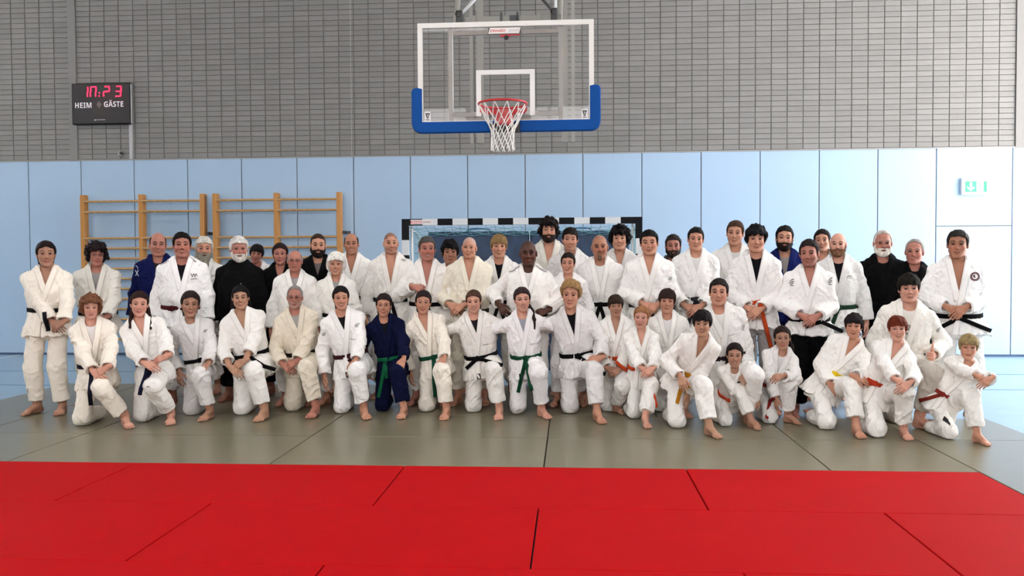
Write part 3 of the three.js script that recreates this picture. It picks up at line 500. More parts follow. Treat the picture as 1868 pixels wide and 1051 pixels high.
const BODY_Q = [[-0.3, 0.11, 0.09], [-0.15, 0.145, 0.105], [0, 0.16, 0.112], [0.25, 0.138, 0.104], [0.6, 0.16, 0.116], [0.82, 0.15, 0.1], [0.93, 0.1, 0.08], [1.0, 0.058, 0.06], [1.1, 0.05, 0.054]];
const HAIR = {
  //        thickness, hairline heights: front, 50 deg, 80 deg (before ear), 115 deg, back ; roughness of the surface
  short: [0.013, 0.068, 0.058, -0.012, -0.025, -0.06, 0.004],
  buzz: [0.006, 0.07, 0.06, -0.005, -0.02, -0.06, 0.001],
  crop: [0.017, 0.06, 0.05, -0.01, -0.03, -0.065, 0.006],
  swept: [0.024, 0.074, 0.052, -0.012, -0.03, -0.065, 0.009],
  fringe: [0.018, 0.034, 0.028, -0.02, -0.045, -0.08, 0.006],
  messy: [0.024, 0.038, 0.03, -0.03, -0.05, -0.08, 0.013],
  curly: [0.033, 0.05, 0.04, -0.04, -0.06, -0.1, 0.02],
  pulled: [0.014, 0.067, 0.05, -0.005, -0.03, -0.07, 0.003],
  wavy: [0.03, 0.06, 0.046, -0.055, -0.07, -0.09, 0.016],
  bob: [0.024, 0.044, 0.03, -0.06, -0.08, -0.1, 0.006],
  sides: [0.007, 0.2, 0.14, -0.012, -0.03, -0.06, 0.001],
  receding: [0.009, 0.092, 0.078, -0.005, -0.03, -0.06, 0.002],
};
function hairGeo(type, color, seed, strands) {
  const [th, f0, f1, f2, f3, f4, rough] = HAIR[type], ang = [0, 0.9, 1.4, 2.0, 3.15], hs = [f0, f1, f2, f3, f4];
  const line = a => { let k = 0; while (k < 3 && a > ang[k + 1]) k++; let t = (a - ang[k]) / (ang[k + 1] - ang[k]); t = Math.max(0, Math.min(1, t)); t = t * t * (3 - 2 * t); return hs[k] + (hs[k + 1] - hs[k]) * t; };
  const tailor = type === 'bob' || type === 'curly' || type === 'wavy';
  const f = (x, y, z) => {
    const a = Math.abs(Math.atan2(x, z)), fr = rough > 0.01 ? 46 : 70;
    let c = elli(x, y - 0.03, z + 0.012, 0.073 + th, 0.088 + th * 0.9, 0.094 + th);
    if (tailor) c = smin(c, elli(x, y + 0.01, z + 0.02, 0.078 + th, 0.095, 0.085 + th), 0.02);
    if (type !== 'sides' && type !== 'buzz' && type !== 'receding') c -= 0.5 * rough * vn(x * 30 + seed, y * 30, z * 30);
    c -= rough * vn(x * fr + seed * 3, y * (rough > 0.015 ? fr : 18), z * fr * 0.8);
    const jag = rough * 1.2 * vn(x * 55 + seed, 3.1, z * 55);
    let d = smax(c, line(a) + jag - y, 0.006);
    if (type === 'sides') d = smax(d, y - 0.075 + 0.3 * Math.max(0, z), 0.008);
    d = smax(d, -(headField(x, y, z) + 0.012), 0.004);
    if (type === 'pulled') d = smin(d, Math.hypot(x, y - 0.015, z + 0.118) - 0.032, 0.01);
    if (strands) for (const [p, q, r, s] of strands) d = smin(d, cap(x, y, z, p, q, r, s) - 0.004 * vn(x * 60, y * 14, z * 60 + seed), 0.012);
    return d;
  };
  let lo = [-0.13, -0.13, -0.16], hi = [0.13, 0.17, 0.14];
  if (strands) for (const [p, q, r, s] of strands) for (const e of [p, q]) for (let k = 0; k < 3; k++) { lo[k] = Math.min(lo[k], e[k] - 0.06); hi[k] = Math.max(hi[k], e[k] + 0.06); }
  const g = nets(f, lo, hi, 0.0104), b = lin(color);
  return paint(g, (x, y, z) => { const k = 1 + 0.35 * vn(x * 90 + seed, y * 20, z * 90) + 0.2 * vn(x * 20, y * 9, z * 20 + seed); return [b[0] * k, b[1] * k, b[2] * k]; });
}
function beardGeo(type, color, seed) {
  const th = type === 'long' ? 0.016 : type === 'full' ? 0.010 : 0.006;
  const f = (x, y, z) => {
    const ax = Math.abs(x), a = Math.atan2(ax, z);
    let d = elli(x, y + 0.036, z - 0.022, 0.059, 0.078, 0.066);
    d = smin(d, cap(ax, y, z, [0.048, -0.055, 0.0], [0.016, -0.097, 0.058], 0.02, 0.018), 0.03);
    d = smin(d, Math.hypot(x, y + 0.1, z - 0.067) - 0.0165, 0.02) - th;
    if (type === 'long') d = smin(d, elli(x, y + 0.15, z - 0.075, 0.052, 0.085, 0.035), 0.03);
    d -= 0.004 * vn(x * 60 + seed, y * 30, z * 60);
    const top = type === 'goatee' ? (ax < 0.03 ? -0.046 : -0.2) : a < 0.35 ? -0.046 : a < 1.0 ? -0.046 + (a - 0.35) * 0.03 : a < 1.5 ? -0.026 + (a - 1.0) * 0.07 : -0.3;
    d = smax(d, y - top, 0.004); d = Math.max(d, -0.012 - z);
    d = smax(d, -elli(x, y + 0.067, z - 0.09, 0.021, 0.0085, 0.03), 0.003);
    return Math.max(d, -(headField(x, y, z) + 0.01));
  };
  const g = nets(f, [-0.1, -0.26, -0.03], [0.1, 0.02, 0.14], 0.0075), b = lin(color);
  return paint(g, (x, y, z) => { const k = 1 + 0.4 * vn(x * 90 + seed, y * 40, z * 90); return [b[0] * k, b[1] * k, b[2] * k]; });
}
function glassesGeo() {
  const l = []; for (const s of [-1, 1]) { l.push(new THREE.TorusGeometry(0.021, 0.0016, 6, 20).scale(1.1, 0.8, 1).translate(s * 0.032, -0.001, 0.102)); l.push(bar([s * 0.054, 0.004, 0.101], [s * 0.076, 0.004, 0.01], 0.0016, 5)); }
  l.push(bar([-0.01, 0.003, 0.103], [0.01, 0.003, 0.103], 0.0016, 5)); return merge(l);
}
function headColors(g, p) { // complexion, lips, brows; beard shadow where shaved stubble shows
  const sk = lin(p.skin), lip = mixc(sk, lin(p.f ? '#a8404a' : '#93483f'), p.f ? 0.5 : 0.35), flush = mixc(sk, lin('#a84a3e'), 0.7 * (p.ruddy ?? 0.22)), stub = p.stubble ? mixc(sk, lin(p.stubble), 0.35) : null, buzz = p.scalp ? mixc(sk, lin(p.scalp), 0.6) : null;
  return paint(g, (x, y, z) => {
    let c = sk; const ax = Math.abs(x), n = 0.03 * vn(x * 80, y * 80, z * 80);
    const ch = Math.max(0, 1 - Math.hypot(ax - 0.04, y + 0.028, z - 0.08) / 0.035), no = Math.max(0, 1 - Math.hypot(x, y + 0.025, z - 0.105) / 0.03); c = mixc(c, flush, Math.min(1, ch * 1.3 + no));
    if (stub && z > 0 && y < -0.045 + 0.35 * Math.max(0, ax - 0.045) && y > -0.125) c = stub;
    if (stub && z > 0.06 && ax < 0.032 && y < -0.044 && y > -0.06) c = stub;
    if (buzz && y > 0.045 && (z < 0.06 || y > 0.075)) c = buzz;
    if (z > 0.07 && ax < 0.024 && y < -0.0575 && y > -0.081) c = lip;
    return [c[0] * (1 + n), c[1] * (1 + n), c[2] * (1 + n)];
  });
}
function faceBits(p) { // eyes, brows, mouth: small shapes belonging to the body's own surface
  const out = [], dark = lin(p.eye ?? '#24150f'), white = lin('#8f837c'), brow = lin(p.brow ?? p.hc ?? '#3a2c24'), col = (g, c) => paint(g, () => c);
  for (const s of [-1, 1]) {
    const e = EYE.clone().scale(0.0138, p.smile ? 0.0046 : 0.0056, 0.008);
    paint(e, (x, y, z) => Math.hypot(x, y) < 0.0072 && z > 0 ? dark : white); e.translate(s * 0.031, 0.0005, 0.0815); out.push(e);
    out.push(col(tube([[s * 0.0165, 0.0035, 0.0865], [s * 0.031, 0.008, 0.0895], [s * 0.046, 0.003, 0.082]], 0.0021, 8, 5), mixc(lin(p.skin), dark, 0.75)));
    out.push(col(tube([[s * 0.014, 0.0255, 0.0945], [s * 0.03, 0.031, 0.0925], [s * 0.049, 0.025, 0.078]], p.f ? 0.0024 : 0.0034, 8, 5).scale(1, 1, 1), brow));
  }
  const m = lin('#4a1a18');
  if (p.smile > 1) {
    const w = 0.021, t = BALL.clone().scale(w, 0.0055, 0.006).translate(0, -0.0675, 0.0885); const q = t.attributes.position; for (let i = 0; i < q.count; i++) { q.setY(i, q.getY(i) + 9 * q.getX(i) ** 2); q.setZ(i, q.getZ(i) - 14 * q.getX(i) ** 2); } out.push(col(t, lin('#d2c6bd')));
    out.push(col(tube([[-0.026, -0.06, 0.079], [-0.014, -0.0625, 0.0905], [0, -0.0625, 0.0935], [0.014, -0.0625, 0.0905], [0.026, -0.06, 0.079]], 0.0022, 14, 5), mixc(lin(p.skin), m, 0.6)));
    out.push(col(tube([[-0.024, -0.063, 0.08], [-0.013, -0.0745, 0.0895], [0, -0.077, 0.0915], [0.013, -0.0745, 0.0895], [0.024, -0.063, 0.08]], 0.003, 14, 5), mixc(lin(p.skin), lin('#9c3a38'), 0.5)));
  } else if (p.smile) {
    out.push(col(tube([[-0.027, -0.061, 0.078], [-0.014, -0.0665, 0.0905], [0, -0.0685, 0.094], [0.014, -0.0665, 0.0905], [0.027, -0.061, 0.078]], 0.002, 14, 5), mixc(lin(p.skin), m, 0.75)));
  } else out.push(col(tube([[-0.024, -0.0675, 0.081], [-0.012, -0.067, 0.091], [0, -0.0675, 0.094], [0.012, -0.067, 0.091], [0.024, -0.0675, 0.081]], 0.0017, 12, 5), mixc(lin(p.skin), m, 0.8)));
  return out;
}
let triCount = 0; const tally = {};
function drape(g, o) { const p = g.attributes.position, u = new Float32Array(p.count * 2); for (let i = 0; i < p.count; i++) { u[2 * i] = (p.getX(i) + 0.6 * p.getZ(i)) / 0.8 + o; u[2 * i + 1] = (p.getY(i) + 0.35 * p.getZ(i)) / 0.8 + o * 0.37; } g.setAttribute('uv', new THREE.BufferAttribute(u, 2)); return g; }
function person(p) {
  const G = thing('person', p.n, 'person', [p.x, p.y ?? 0.04, p.z], p.g);
  const s = p.s, w = p.w ?? 1, hs = p.hs ?? 1, seed = p.x * 7.3 + p.z * 3.1, kneel = p.pose === 'k', back = p.row > 1, hi = back ? 0.0188 : 0.0146;
  const Ny = kneel ? p.H - 0.03 * s - 0.235 * hs : 1.48 * s, nx = p.nx ?? 0, nz = p.nz ?? (kneel ? 0.03 : 0), L0 = 0.53 * s;
  const Py = kneel ? Ny - Math.sqrt(Math.max(0.05, L0 * L0 - nx * nx - nz * nz)) : Ny - L0;
  const P = [0, Py, 0], N = [nx, Ny, nz], L = V.len(V.sub(N, P)), A = V.mul(V.sub(N, P), 1 / L);
  const look = Math.atan2(-p.x, -p.z), tw = p.tw ?? look * 0.8, Zt = V.norm(V.cross([Math.cos(tw), 0, -Math.sin(tw)], A)), X = V.cross(A, Zt), Z = Zt;
  const loc = (x, q, z) => [P[0] + X[0] * x + A[0] * q * L + Z[0] * z, P[1] + X[1] * x + A[1] * q * L + Z[1] * z, P[2] + X[2] * x + A[2] * q * L + Z[2] * z];
  // joints
  const shw = 0.166 * s * (p.sw ?? 1) * (0.5 + 0.5 * w), Sh = [-1, 1].map(k => loc(k * shw, 1 - 0.09 * s / L, 0)), Sc = [-1, 1].map(k => loc(k * 0.05 * s, 1 + 0.004 * s / L, -0.016));
  const hip = [-1, 1].map(k => V.add(P, [k * 0.088 * s * w * Math.cos(tw), -0.03 * s, -k * 0.088 * s * Math.sin(tw)]));
  let knee, ank, fa;
  if (kneel) {
    const kd = [p.k[0], 0.078 * s, p.k[1]], ad = V.add(kd, [(p.kb ?? -0.03), -0.012, -0.4 * s]);
    const af = [p.a[0], 0.088 * s, p.a[1]], kf = limb(hip[1], af, 0.43 * s, 0.41 * s, p.kh ?? [0.1, 0.35, 1]);
    knee = [kd, kf[0]]; ank = [ad, af]; fa = [0, p.fa ?? 0.25];
  } else {
    const sp = (p.st ?? 0.13) * s; ank = [[-sp, 0.088 * s, 0.01], [sp, 0.088 * s, -0.01]]; fa = [-0.3, 0.3];
    knee = [0, 1].map(i => limb(hip[i], ank[i], 0.43 * s, 0.415 * s, [i ? 0.1 : -0.1, 0, 1])[0]);
  }
  const arms = [0, 1].map(i => {
    const k = i ? 1 : -1, h = p.h?.[i] ?? {}, t = h.p ?? [N[0] + k * (shw + 0.1 * s), Ny - 0.62 * s, 0.05 * s];
    const [e, wr] = limb(Sh[i], t, 0.285 * s, 0.26 * s, h.e ?? [k * 0.75, -0.35, -0.55]);
    const d = V.norm(h.d ?? V.sub(wr, e)); let b = h.b ?? (h.p ? [0, 0.7, 0.7] : [k, 0, 0.35]); b = V.norm(V.sub(b, V.mul(d, V.dot(b, d))));
    return { S: Sh[i], E: e, W: wr, d, b, t: h.t ?? 'relax' };
  });
  // ---- skin: torso, neck, limbs
  const BQ = lut(BODY_Q), tmp = [0, 0, 0];
  const inTorso = (x, y, z) => { const a = x - P[0], b = y - P[1], c = z - P[2]; tmp[0] = a * X[0] + b * X[1] + c * X[2]; tmp[1] = (a * A[0] + b * A[1] + c * A[2]) / L; tmp[2] = a * Z[0] + b * Z[1] + c * Z[2]; };
  const belly = p.belly ?? 0, bel = q => 1 + belly * Math.exp(-(((q - 0.3) / 0.25) ** 2));
  const headUp = V.add(N, [0, 0.03 * s + 0.1175 * hs, 0]), Hc = V.add(headUp, V.add(V.mul(Z, 0.022 * s + (p.hf ?? 0)), [p.hx ?? 0, 0, 0]));
  const coreSkin = (x, y, z, fat) => {
    inTorso(x, y, z); const [tx, q, tz] = tmp, B = bel(q), a = atQ(BQ[0], q) * s * w + fat, b = atQ(BQ[1], q) * s * w * B + fat;
    let d = ell2(tx, tz - (B - 1) * 0.05, a, b); d = Math.max(d, (q - 1.04) * L, (-0.22 - q) * L);
    for (let i = 0; i < 2; i++) d = smin(d, cap(x, y, z, Sc[i], Sh[i], 0.036 * s + fat, 0.045 * s + fat), 0.04);
    return d;
  };
  const nk0 = loc(0, 0.95, -0.005), nk1 = V.add(Hc, [0, -0.09 * hs, -0.03 * hs]), shin = 0.055 * s;
  const skinField = (x, y, z) => {
    let d = coreSkin(x, y, z, 0); d = smin(d, cap(x, y, z, nk0, nk1, 0.056 * s * (0.6 + 0.4 * w) * (p.f ? 0.88 : 1), 0.05 * hs * (p.f ? 0.85 : 1)), 0.035);
    for (let i = 0; i < 2; i++) {
      const a = arms[i]; d = smin(d, cap(x, y, z, a.S, a.E, 0.046 * s, 0.039 * s), 0.02); d = smin(d, cap(x, y, z, a.E, a.W, 0.041 * s, 0.0255 * s), 0.015);
      d = smin(d, cap(x, y, z, hip[i], knee[i], 0.078 * s, 0.053 * s), 0.03); d = smin(d, cap(x, y, z, knee[i], ank[i], shin, 0.036 * s), 0.015);
    }
    return Math.max(d, 0.002 - y);
  };
  const all = [N, P, Hc, ...Sh, ...hip, ...knee, ...ank, ...arms.flatMap(a => [a.E, a.W])];
  const bounds = (pts, m) => { const lo = [9, 9, 9], hi2 = [-9, -9, -9]; for (const v of pts) for (let k = 0; k < 3; k++) { lo[k] = Math.min(lo[k], v[k] - m); hi2[k] = Math.max(hi2[k], v[k] + m); } return [lo, hi2]; };
  const sk = lin(p.skin), skn = (x, y, z) => { const k = 1 + 0.05 * vn(x * 30, y * 30, z * 30); return [sk[0] * k, sk[1] * k * 0.98, sk[2] * k * 0.97]; };
  const bits = [paint(nets(skinField, ...bounds(all, 0.22 * s * Math.max(1, w)), back ? 0.027 : 0.0188), skn)];
  // head
  const own = rng(Math.round(Math.abs(seed) * 1000)); const yaw = look + (p.hy ?? (own() - 0.5) * 0.22), hm = new THREE.Matrix4().compose(new THREE.Vector3(...Hc), new THREE.Quaternion().setFromEuler(new THREE.Euler(p.hp ?? (own() - 0.4) * 0.08, yaw, p.hr ?? (own() - 0.5) * 0.1, 'YXZ')), new THREE.Vector3(hs * (p.hw ?? 1), hs, hs));
  const jw = p.jaw ?? (p.f ? -0.13 : s < 0.9 ? -0.09 : 0), shapeHead = g => { if (!jw) return g; const q = g.attributes.position; for (let i = 0; i < q.count; i++) { const y = q.getY(i); if (y < 0.02) q.setX(i, q.getX(i) * (1 + jw * Math.min(1, (0.02 - y) / 0.09))); } return g; };
  bits.push(shapeHead(headColors(HEAD.clone(), p)).applyMatrix4(hm)); for (const g of faceBits(p)) bits.push(g.applyMatrix4(hm));
  arms.forEach((a, i) => { const Zh = V.cross(a.d, a.b); bits.push(paint(placed((p.h?.[i] ? HANDS : HANDS_LO)[a.t], basis(a.W, a.d, a.b, Zh, 0.98 * s * (p.hand ?? 1)), i ? null : [1, 1, -1]), skn)); });
  for (let i = 0; i < 2; i++) {
    const mir = i ? [-1, 1, 1] : null;
    if (kneel && i === 0) bits.push(paint(placed(FOOT_BACK, basis([ank[0][0], ank[0][1] + 0.07 * s, ank[0][2]], [1, 0, 0], [0, -0.97, 0.2], [0, -0.2, -0.97], s)), skn));
    else { const c = Math.cos(fa[i]), t = Math.sin(fa[i]); bits.push(paint(placed(back ? FOOT_LO : FOOT, basis([ank[i][0], 0.001, ank[i][2]], [c, 0, -t], [0, 1, 0], [t, 0, c], s), mir), skn)); }
  }
  const body = part('body', joinIndexed(bits), SKIN, G);
  // ---- hair, beard, glasses
  const nape = p.f && p.hair === 'pulled' && !p.strands ? [[[-0.045, -0.02, -0.06], [-0.04, -0.115, -0.055], 0.03, 0.022], [[0.045, -0.02, -0.06], [0.04, -0.115, -0.055], 0.03, 0.022]] : p.strands;
  if (p.hair) part('hair', hairGeo(p.hair, p.hc, seed, nape).applyMatrix4(hm), hairMat(p.hc), G);
  if (p.beard) part('beard', beardGeo(p.beard, p.bc ?? p.hc, seed).applyMatrix4(hm), hairMat(p.bc ?? p.hc), G);
  if (p.specs) part('glasses', glassesGeo().applyMatrix4(hm), mat(0x1a1214, 0.3), G);
  // ---- clothes
  const gi = p.gi ?? '#e9e4dc', sweater = p.top === 'sweater', qh = p.qh ?? (sweater ? -0.12 : -0.27), bq = p.bq ?? 0.17, qc = p.qc ?? 0.62, f = p.fem ? 0.96 : 1;
  const JQ = lut([[-0.5, 0.25, 0.21], [-0.27, 0.226, 0.186], [-0.05, 0.2, 0.156], [bq, 0.168 * f + (sweater ? 0.02 : 0), 0.128 + (sweater ? 0.015 : 0)], [bq + 0.13, 0.183 * f, 0.14], [0.6, 0.188, 0.144], [0.8, 0.18, 0.126], [0.9, 0.14, 0.106], [1.0, 0.1, 0.088], [1.1, 0.078, 0.076]]);
  const fold = sweater ? 0.5 : 1;
  const jt = (x, y, z) => {
    inTorso(x, y, z); const [tx, q, tz] = tmp, ty = q * L, B = bel(q);
    let d = ell2(tx, tz - (B - 1) * 0.05, atQ(JQ[0], q) * s * w, atQ(JQ[1], q) * s * w * B); d = smax(d, (q - 1.09) * L, 0.02); d = Math.max(d, (qh - q) * L);
    for (let i = 0; i < 2; i++) d = smin(d, cap(x, y, z, Sc[i], Sh[i], 0.046 * s, 0.06 * s), 0.05);
    if (d < 0.04 && d > -0.04) {
      const k = Math.exp(-(((q - bq - 0.06) / 0.2) ** 2)), hem = q < bq ? Math.min(1, (bq - q) * 3) : 0;
      d -= fold * (0.0135 * rdg((tx + ty * 0.6) * 11 + seed, (ty - tx * 0.6) * 2.6, tz * 6) + 0.0085 * rdg((tx - ty * 0.7) * 14 - seed, (ty + tx * 0.7) * 3, tz * 7) + 0.003 * vn((tx - ty * 0.5) * 24 + seed, ty * 9, tz * 12) + (0.0035 + 0.005 * k + 0.008 * hem) * vn(tx * 34 + seed * 2, q * 4, tz * 30) + 0.003 * vn(tx * 50, ty * 34 + seed, tz * 40));
    }
    return d;
  };
  const sleeve = (x, y, z, i) => {
    const a = arms[i], C = V.lerp(a.E, a.W, p.se ?? 0.94), ed = V.norm(V.sub(a.W, a.E)), dl = V.dot(V.sub([x, y, z], C), ed);
    const big = sweater ? 0.86 : 1; let d = smin(cap(x, y, z, a.S, a.E, 0.059 * s * big * (0.6 + 0.4 * w), 0.066 * s * big), cap(x, y, z, a.E, V.add(C, V.mul(ed, 0.05)), 0.064 * s * big, sweater ? 0.045 * s : 0.068 * s), 0.03);
    if (d < 0.04 && d > -0.04) d -= fold * (0.0125 * rdg(x * 6 + y * 5 + seed, y * 10 - x * 6, z * 6) + 0.008 * rdg(x * 11 - y * 8, y * 12 + x * 9 + seed, z * 10) + 0.003 * vn(x * 34, y * 40 + seed, z * 34) + 0.004 * Math.exp(-((Math.hypot(x - a.E[0], y - a.E[1], z - a.E[2]) / 0.1) ** 2)) * vn(x * 60, y * 60, z * 60 + seed));
    if (dl > -0.2) { const d0 = d; d = Math.max(d, dl); if (!sweater) d = Math.max(d, -Math.max(d0 + 0.025, -dl - 0.04)); }
    return d;
  };
  const thighTo = kneel ? V.lerp(hip[1], knee[1], p.tc ?? 0.45) : null, thd = kneel ? V.norm(V.sub(knee[1], hip[1])) : null;
  const carve = (x, y, z) => {
    inTorso(x, y, z); const [tx, q, tz] = tmp;
    const xe = (q - qc) / (1.05 - qc) * 0.064 * s; let c = Math.max(Math.abs(tx) - xe, -tz - 0.01 * s, (qc - q) * L);
    return Math.min(c, Math.max(Math.hypot(tx, tz - 0.012) - 0.062 * s * (0.5 + 0.5 * w), (1.0 - q) * L));
  };
  const jacketField = (x, y, z) => {
    let d = jt(x, y, z);
    if (kneel && !sweater) { const t = V.dot(V.sub([x, y, z], thighTo), thd); d = smin(d, Math.max(cap(x, y, z, hip[1], V.add(thighTo, V.mul(thd, 0.1)), 0.118 * s * w, 0.112 * s * w) - 0.006 * vn(x * 25, y * 18 + seed, z * 25), t), 0.03); }
    if (!sweater) d = Math.max(d, -carve(x, y, z)); else { inTorso(x, y, z); d = Math.max(d, -Math.max(Math.hypot(tmp[0], tmp[2] - 0.012) - 0.06 * s, (0.965 - tmp[1]) * L)); }
    for (let i = 0; i < 2; i++) d = smin(d, sleeve(x, y, z, i), 0.03);
    return Math.max(d, 0.004 - y);
  };
  const cm = cloth(gi), jpts = [loc(0, 1.0, 0), loc(0, qh, 0), ...Sh, ...arms.flatMap(a => [a.E, a.W]), ...(kneel ? [thighTo] : [])];
  const jacket = part(sweater ? 'sweater' : 'jacket', drape(nets(jacketField, ...bounds(jpts, 0.2 * s * Math.max(1, w) * (1 + belly)), hi), seed), cm, G);
  // trousers
  const pant = p.pants ?? gi, hak = p.hakama;
  const TQ = lut([[-0.6, 0.15, 0.11], [-0.25, 0.162, 0.115], [0, 0.168, 0.12], [0.2, 0.155, 0.118], [0.5, 0.15, 0.115]]), cuffs = [0, 1].map(i => kneel && i === 0 ? V.lerp(knee[0], ank[0], 0.93) : V.lerp(knee[i], ank[i], p.cuff ?? 0.8)), cd = [0, 1].map(i => V.norm(V.sub(ank[i], knee[i])));
  const trouserField = (x, y, z) => {
    inTorso(x, y, z); const [tx, q, tz] = tmp; let d = Math.max(ell2(tx, tz, atQ(TQ[0], q) * s * w, atQ(TQ[1], q) * s * w), (q - 0.25) * L, (-0.34 - q) * L);
    for (let i = 0; i < 2; i++) {
      const r = hak ? 1.35 : 1, down = kneel && i === 0; let l = cap(x, y, z, hip[i], knee[i], 0.092 * s * w, 0.083 * s * r);
      let m = cap(x, y, z, knee[i], V.add(cuffs[i], V.mul(cd[i], 0.04)), 0.08 * s * r, (down ? 0.075 : 0.074) * s * r);
      const c = V.dot(V.sub([x, y, z], cuffs[i]), cd[i]); m = Math.max(m, c); l = smin(l, m, 0.03);
      if (i === 1 || !kneel) { const ky = knee[i][1]; l -= 0.006 * Math.exp(-(((y - ky + 0.1) / 0.12) ** 2)); }
      d = smin(d, l, 0.025);
    }
    if (d < 0.04 && d > -0.04) d -= 0.013 * rdg(x * 12 + y * 3 + seed, y * 4, z * 12) + 0.009 * rdg(x * 6, y * 11 + x * 6 + seed, z * 6) + 0.0035 * vn(x * 42 + y * 18, y * 30, z * 42 + seed);
    return Math.max(d, 0.006 - y);
  };
  part(hak ? 'hakama' : 'trousers', drape(nets(trouserField, ...bounds([P, ...hip, ...knee, ...cuffs], 0.17 * s * Math.max(1, w)), back ? 0.032 : 0.0168), seed + 3), cloth(pant), G);
  // undershirt
  if (p.shirt) {
    const uf = (x, y, z) => { let d = coreSkin(x, y, z, 0.011); inTorso(x, y, z); const [tx, q, tz] = tmp; d = Math.max(d, (q - 1.03) * L, (0.28 - q) * L, Math.abs(tx) - 0.115 * s, 0.01 - tz); return smax(d, -(Math.hypot(tx, (q - 1.05) * L) - (p.crew ?? 0.072) * s), 0.006); };
    part('undershirt', nets(uf, ...bounds([loc(0.1 * s, 0.3, 0.08), loc(-0.1 * s, 0.3, 0.0), loc(0, 0.95, 0.1)], 0.09), 0.0125), cloth(p.shirt), G);
  }
  // ---- lapels: bands of cloth from the nape along the V to the hem
  const hitZ = (fn, tx, q) => { let a = 0.45, b = 0; for (let k = 0; k < 26; k++) { const pt = loc(tx, q, a); const d = fn(...pt); if (d < 0.0008) break; a -= Math.max(0.0015, d * 0.6); if (a < -0.05) { a = 0; break; } } return loc(tx, q, a); };
  if (!sweater) {
    const lw = 0.048 * s;
    [[1, bq, true], [-1, qc - 0.02, false]].forEach(([sd, qEnd, over]) => {
      const inn = [], out = [], nor = [];
      for (let k = 0; k <= 7; k++) { const a = Math.PI + 0.02 - (k / 7) * (Math.PI * 0.62), r = 0.069 * s * (0.5 + 0.5 * w), sx = sd * Math.sin(a) * r, cz = Math.cos(a) * r + 0.008; inn.push(loc(sx * 0.93, 1.15 - 0.06 * k / 7, cz * 0.95 - 0.006)); out.push(loc(sx * 1.27, 1.06 - 0.025 * k / 7, cz * 1.24 - 0.006)); nor.push(V.norm(V.add(V.mul(X, sd * Math.sin(a)), V.add(V.mul(Z, Math.cos(a)), V.mul(A, 0.35))))); }
      const M = over ? 28 : 16, q0 = 1.02, qE = over ? qh + 0.01 : qEnd - 0.08;
      for (let k = 0; k <= M; k++) {
        const q = q0 + (qE - q0) * k / M; const line = qq => qq > bq ? (qq - qc) / (1.05 - qc) * 0.064 * s : (bq - qc) / (1.05 - qc) * 0.064 * s - (bq - qq) * 0.05 * s;
        const e = line(q), sl = (line(q + 0.02) - line(q - 0.02)) / (0.04 * L), nl = Math.hypot(1, sl), ox = lw / nl, oq = -lw * sl / nl / L;
        const e2 = Math.max(e, -0.1 * s);
        inn.push(hitZ(jt, sd * (e2 - 0.004), q)); out.push(hitZ(jt, sd * (e2 + ox), q + oq)); nor.push(V.norm(V.add(Z, V.mul(X, sd * 0.25))));
      }
      part('lapel', ribbon(inn, out, nor, 0.007, over ? 0.005 : 0), cm, G);
    });
  }
  // ---- belt with knot and hanging ends
  if (p.belt) {
    const bm = cloth(p.belt, 0.85), bh = 0.021 * s, lower = [], upper = [], nor = [], n = 44;
    const ring = (q, a) => { const dx = Math.sin(a), dz = Math.cos(a); let lo = 0.02, up = 0.42; for (let k = 0; k < 22; k++) { const m = (lo + up) / 2; if (jt(...loc(dx * m, q, dz * m)) < 0) lo = m; else up = m; } return lo; };
    for (let k = 0; k <= n; k++) { const a = k / n * Math.PI * 2 + 0.02, q = bq + (p.bt ?? 0) * Math.sin(a) - 0.02 * Math.cos(a), r = ring(q, a) + 0.001; lower.push(loc(Math.sin(a) * r, q - bh / L, Math.cos(a) * r)); upper.push(loc(Math.sin(a) * r, q + bh / L, Math.cos(a) * r)); nor.push(V.add(V.mul(X, Math.sin(a)), V.mul(Z, Math.cos(a)))); }
    const belt = part('belt', ribbon(lower, upper, nor, 0.006, 0.004), bm, G);
    const kx = p.kx ?? 0, front = ring(bq - 0.02, 0) + 0.014, kp = loc(kx, bq - 0.02, front);
    const km = basis(kp, X, A, Z);
    const knot = part('belt_knot', joinIndexed([rbox(0.062 * s, 0.05 * s, 0.034 * s, 0.012, 0, 0, 0, 2), rbox(0.034 * s, 0.058 * s, 0.042 * s, 0.012, 0.006, 0, 0.003, 2)].map(g => { if (!g.index) g.setIndex([...Array(g.attributes.position.count).keys()]); return g.applyMatrix4(km); })), bm, belt);
    const both = (x, y, z) => Math.min(jacketField(x, y, z), trouserField(x, y, z));
    (p.tails ?? [[-0.32, 0.24], [0.3, 0.22]]).forEach(([ang, len]) => {
      const inn = [], out = [], nr = [], m = 12; let zz = 0;
      for (let k = 0; k <= m; k++) {
        const t = k / m * len * s, cx = kx + Math.sin(ang) * t, q = bq - 0.03 - Math.cos(ang) * t / L, hwid = 0.019 * s, ca = Math.cos(ang) * hwid, sa = Math.sin(ang) * hwid / L;
        let a = hitZ(both, cx - ca, q - sa), b = hitZ(both, cx + ca, q + sa); const da = V.dot(V.sub(a, P), Z), db = V.dot(V.sub(b, P), Z), dm = Math.max(da, db); zz = k ? Math.max(zz - 0.02, Math.min(dm, zz + 0.03)) : dm; a = V.add(a, V.mul(Z, zz - da)); b = V.add(b, V.mul(Z, zz - db)); inn.push(a); out.push(b); nr.push(Z);
      }
      part('belt_end', ribbon(inn, out, nr, 0.006, 0.008), bm, belt);
    });
  }
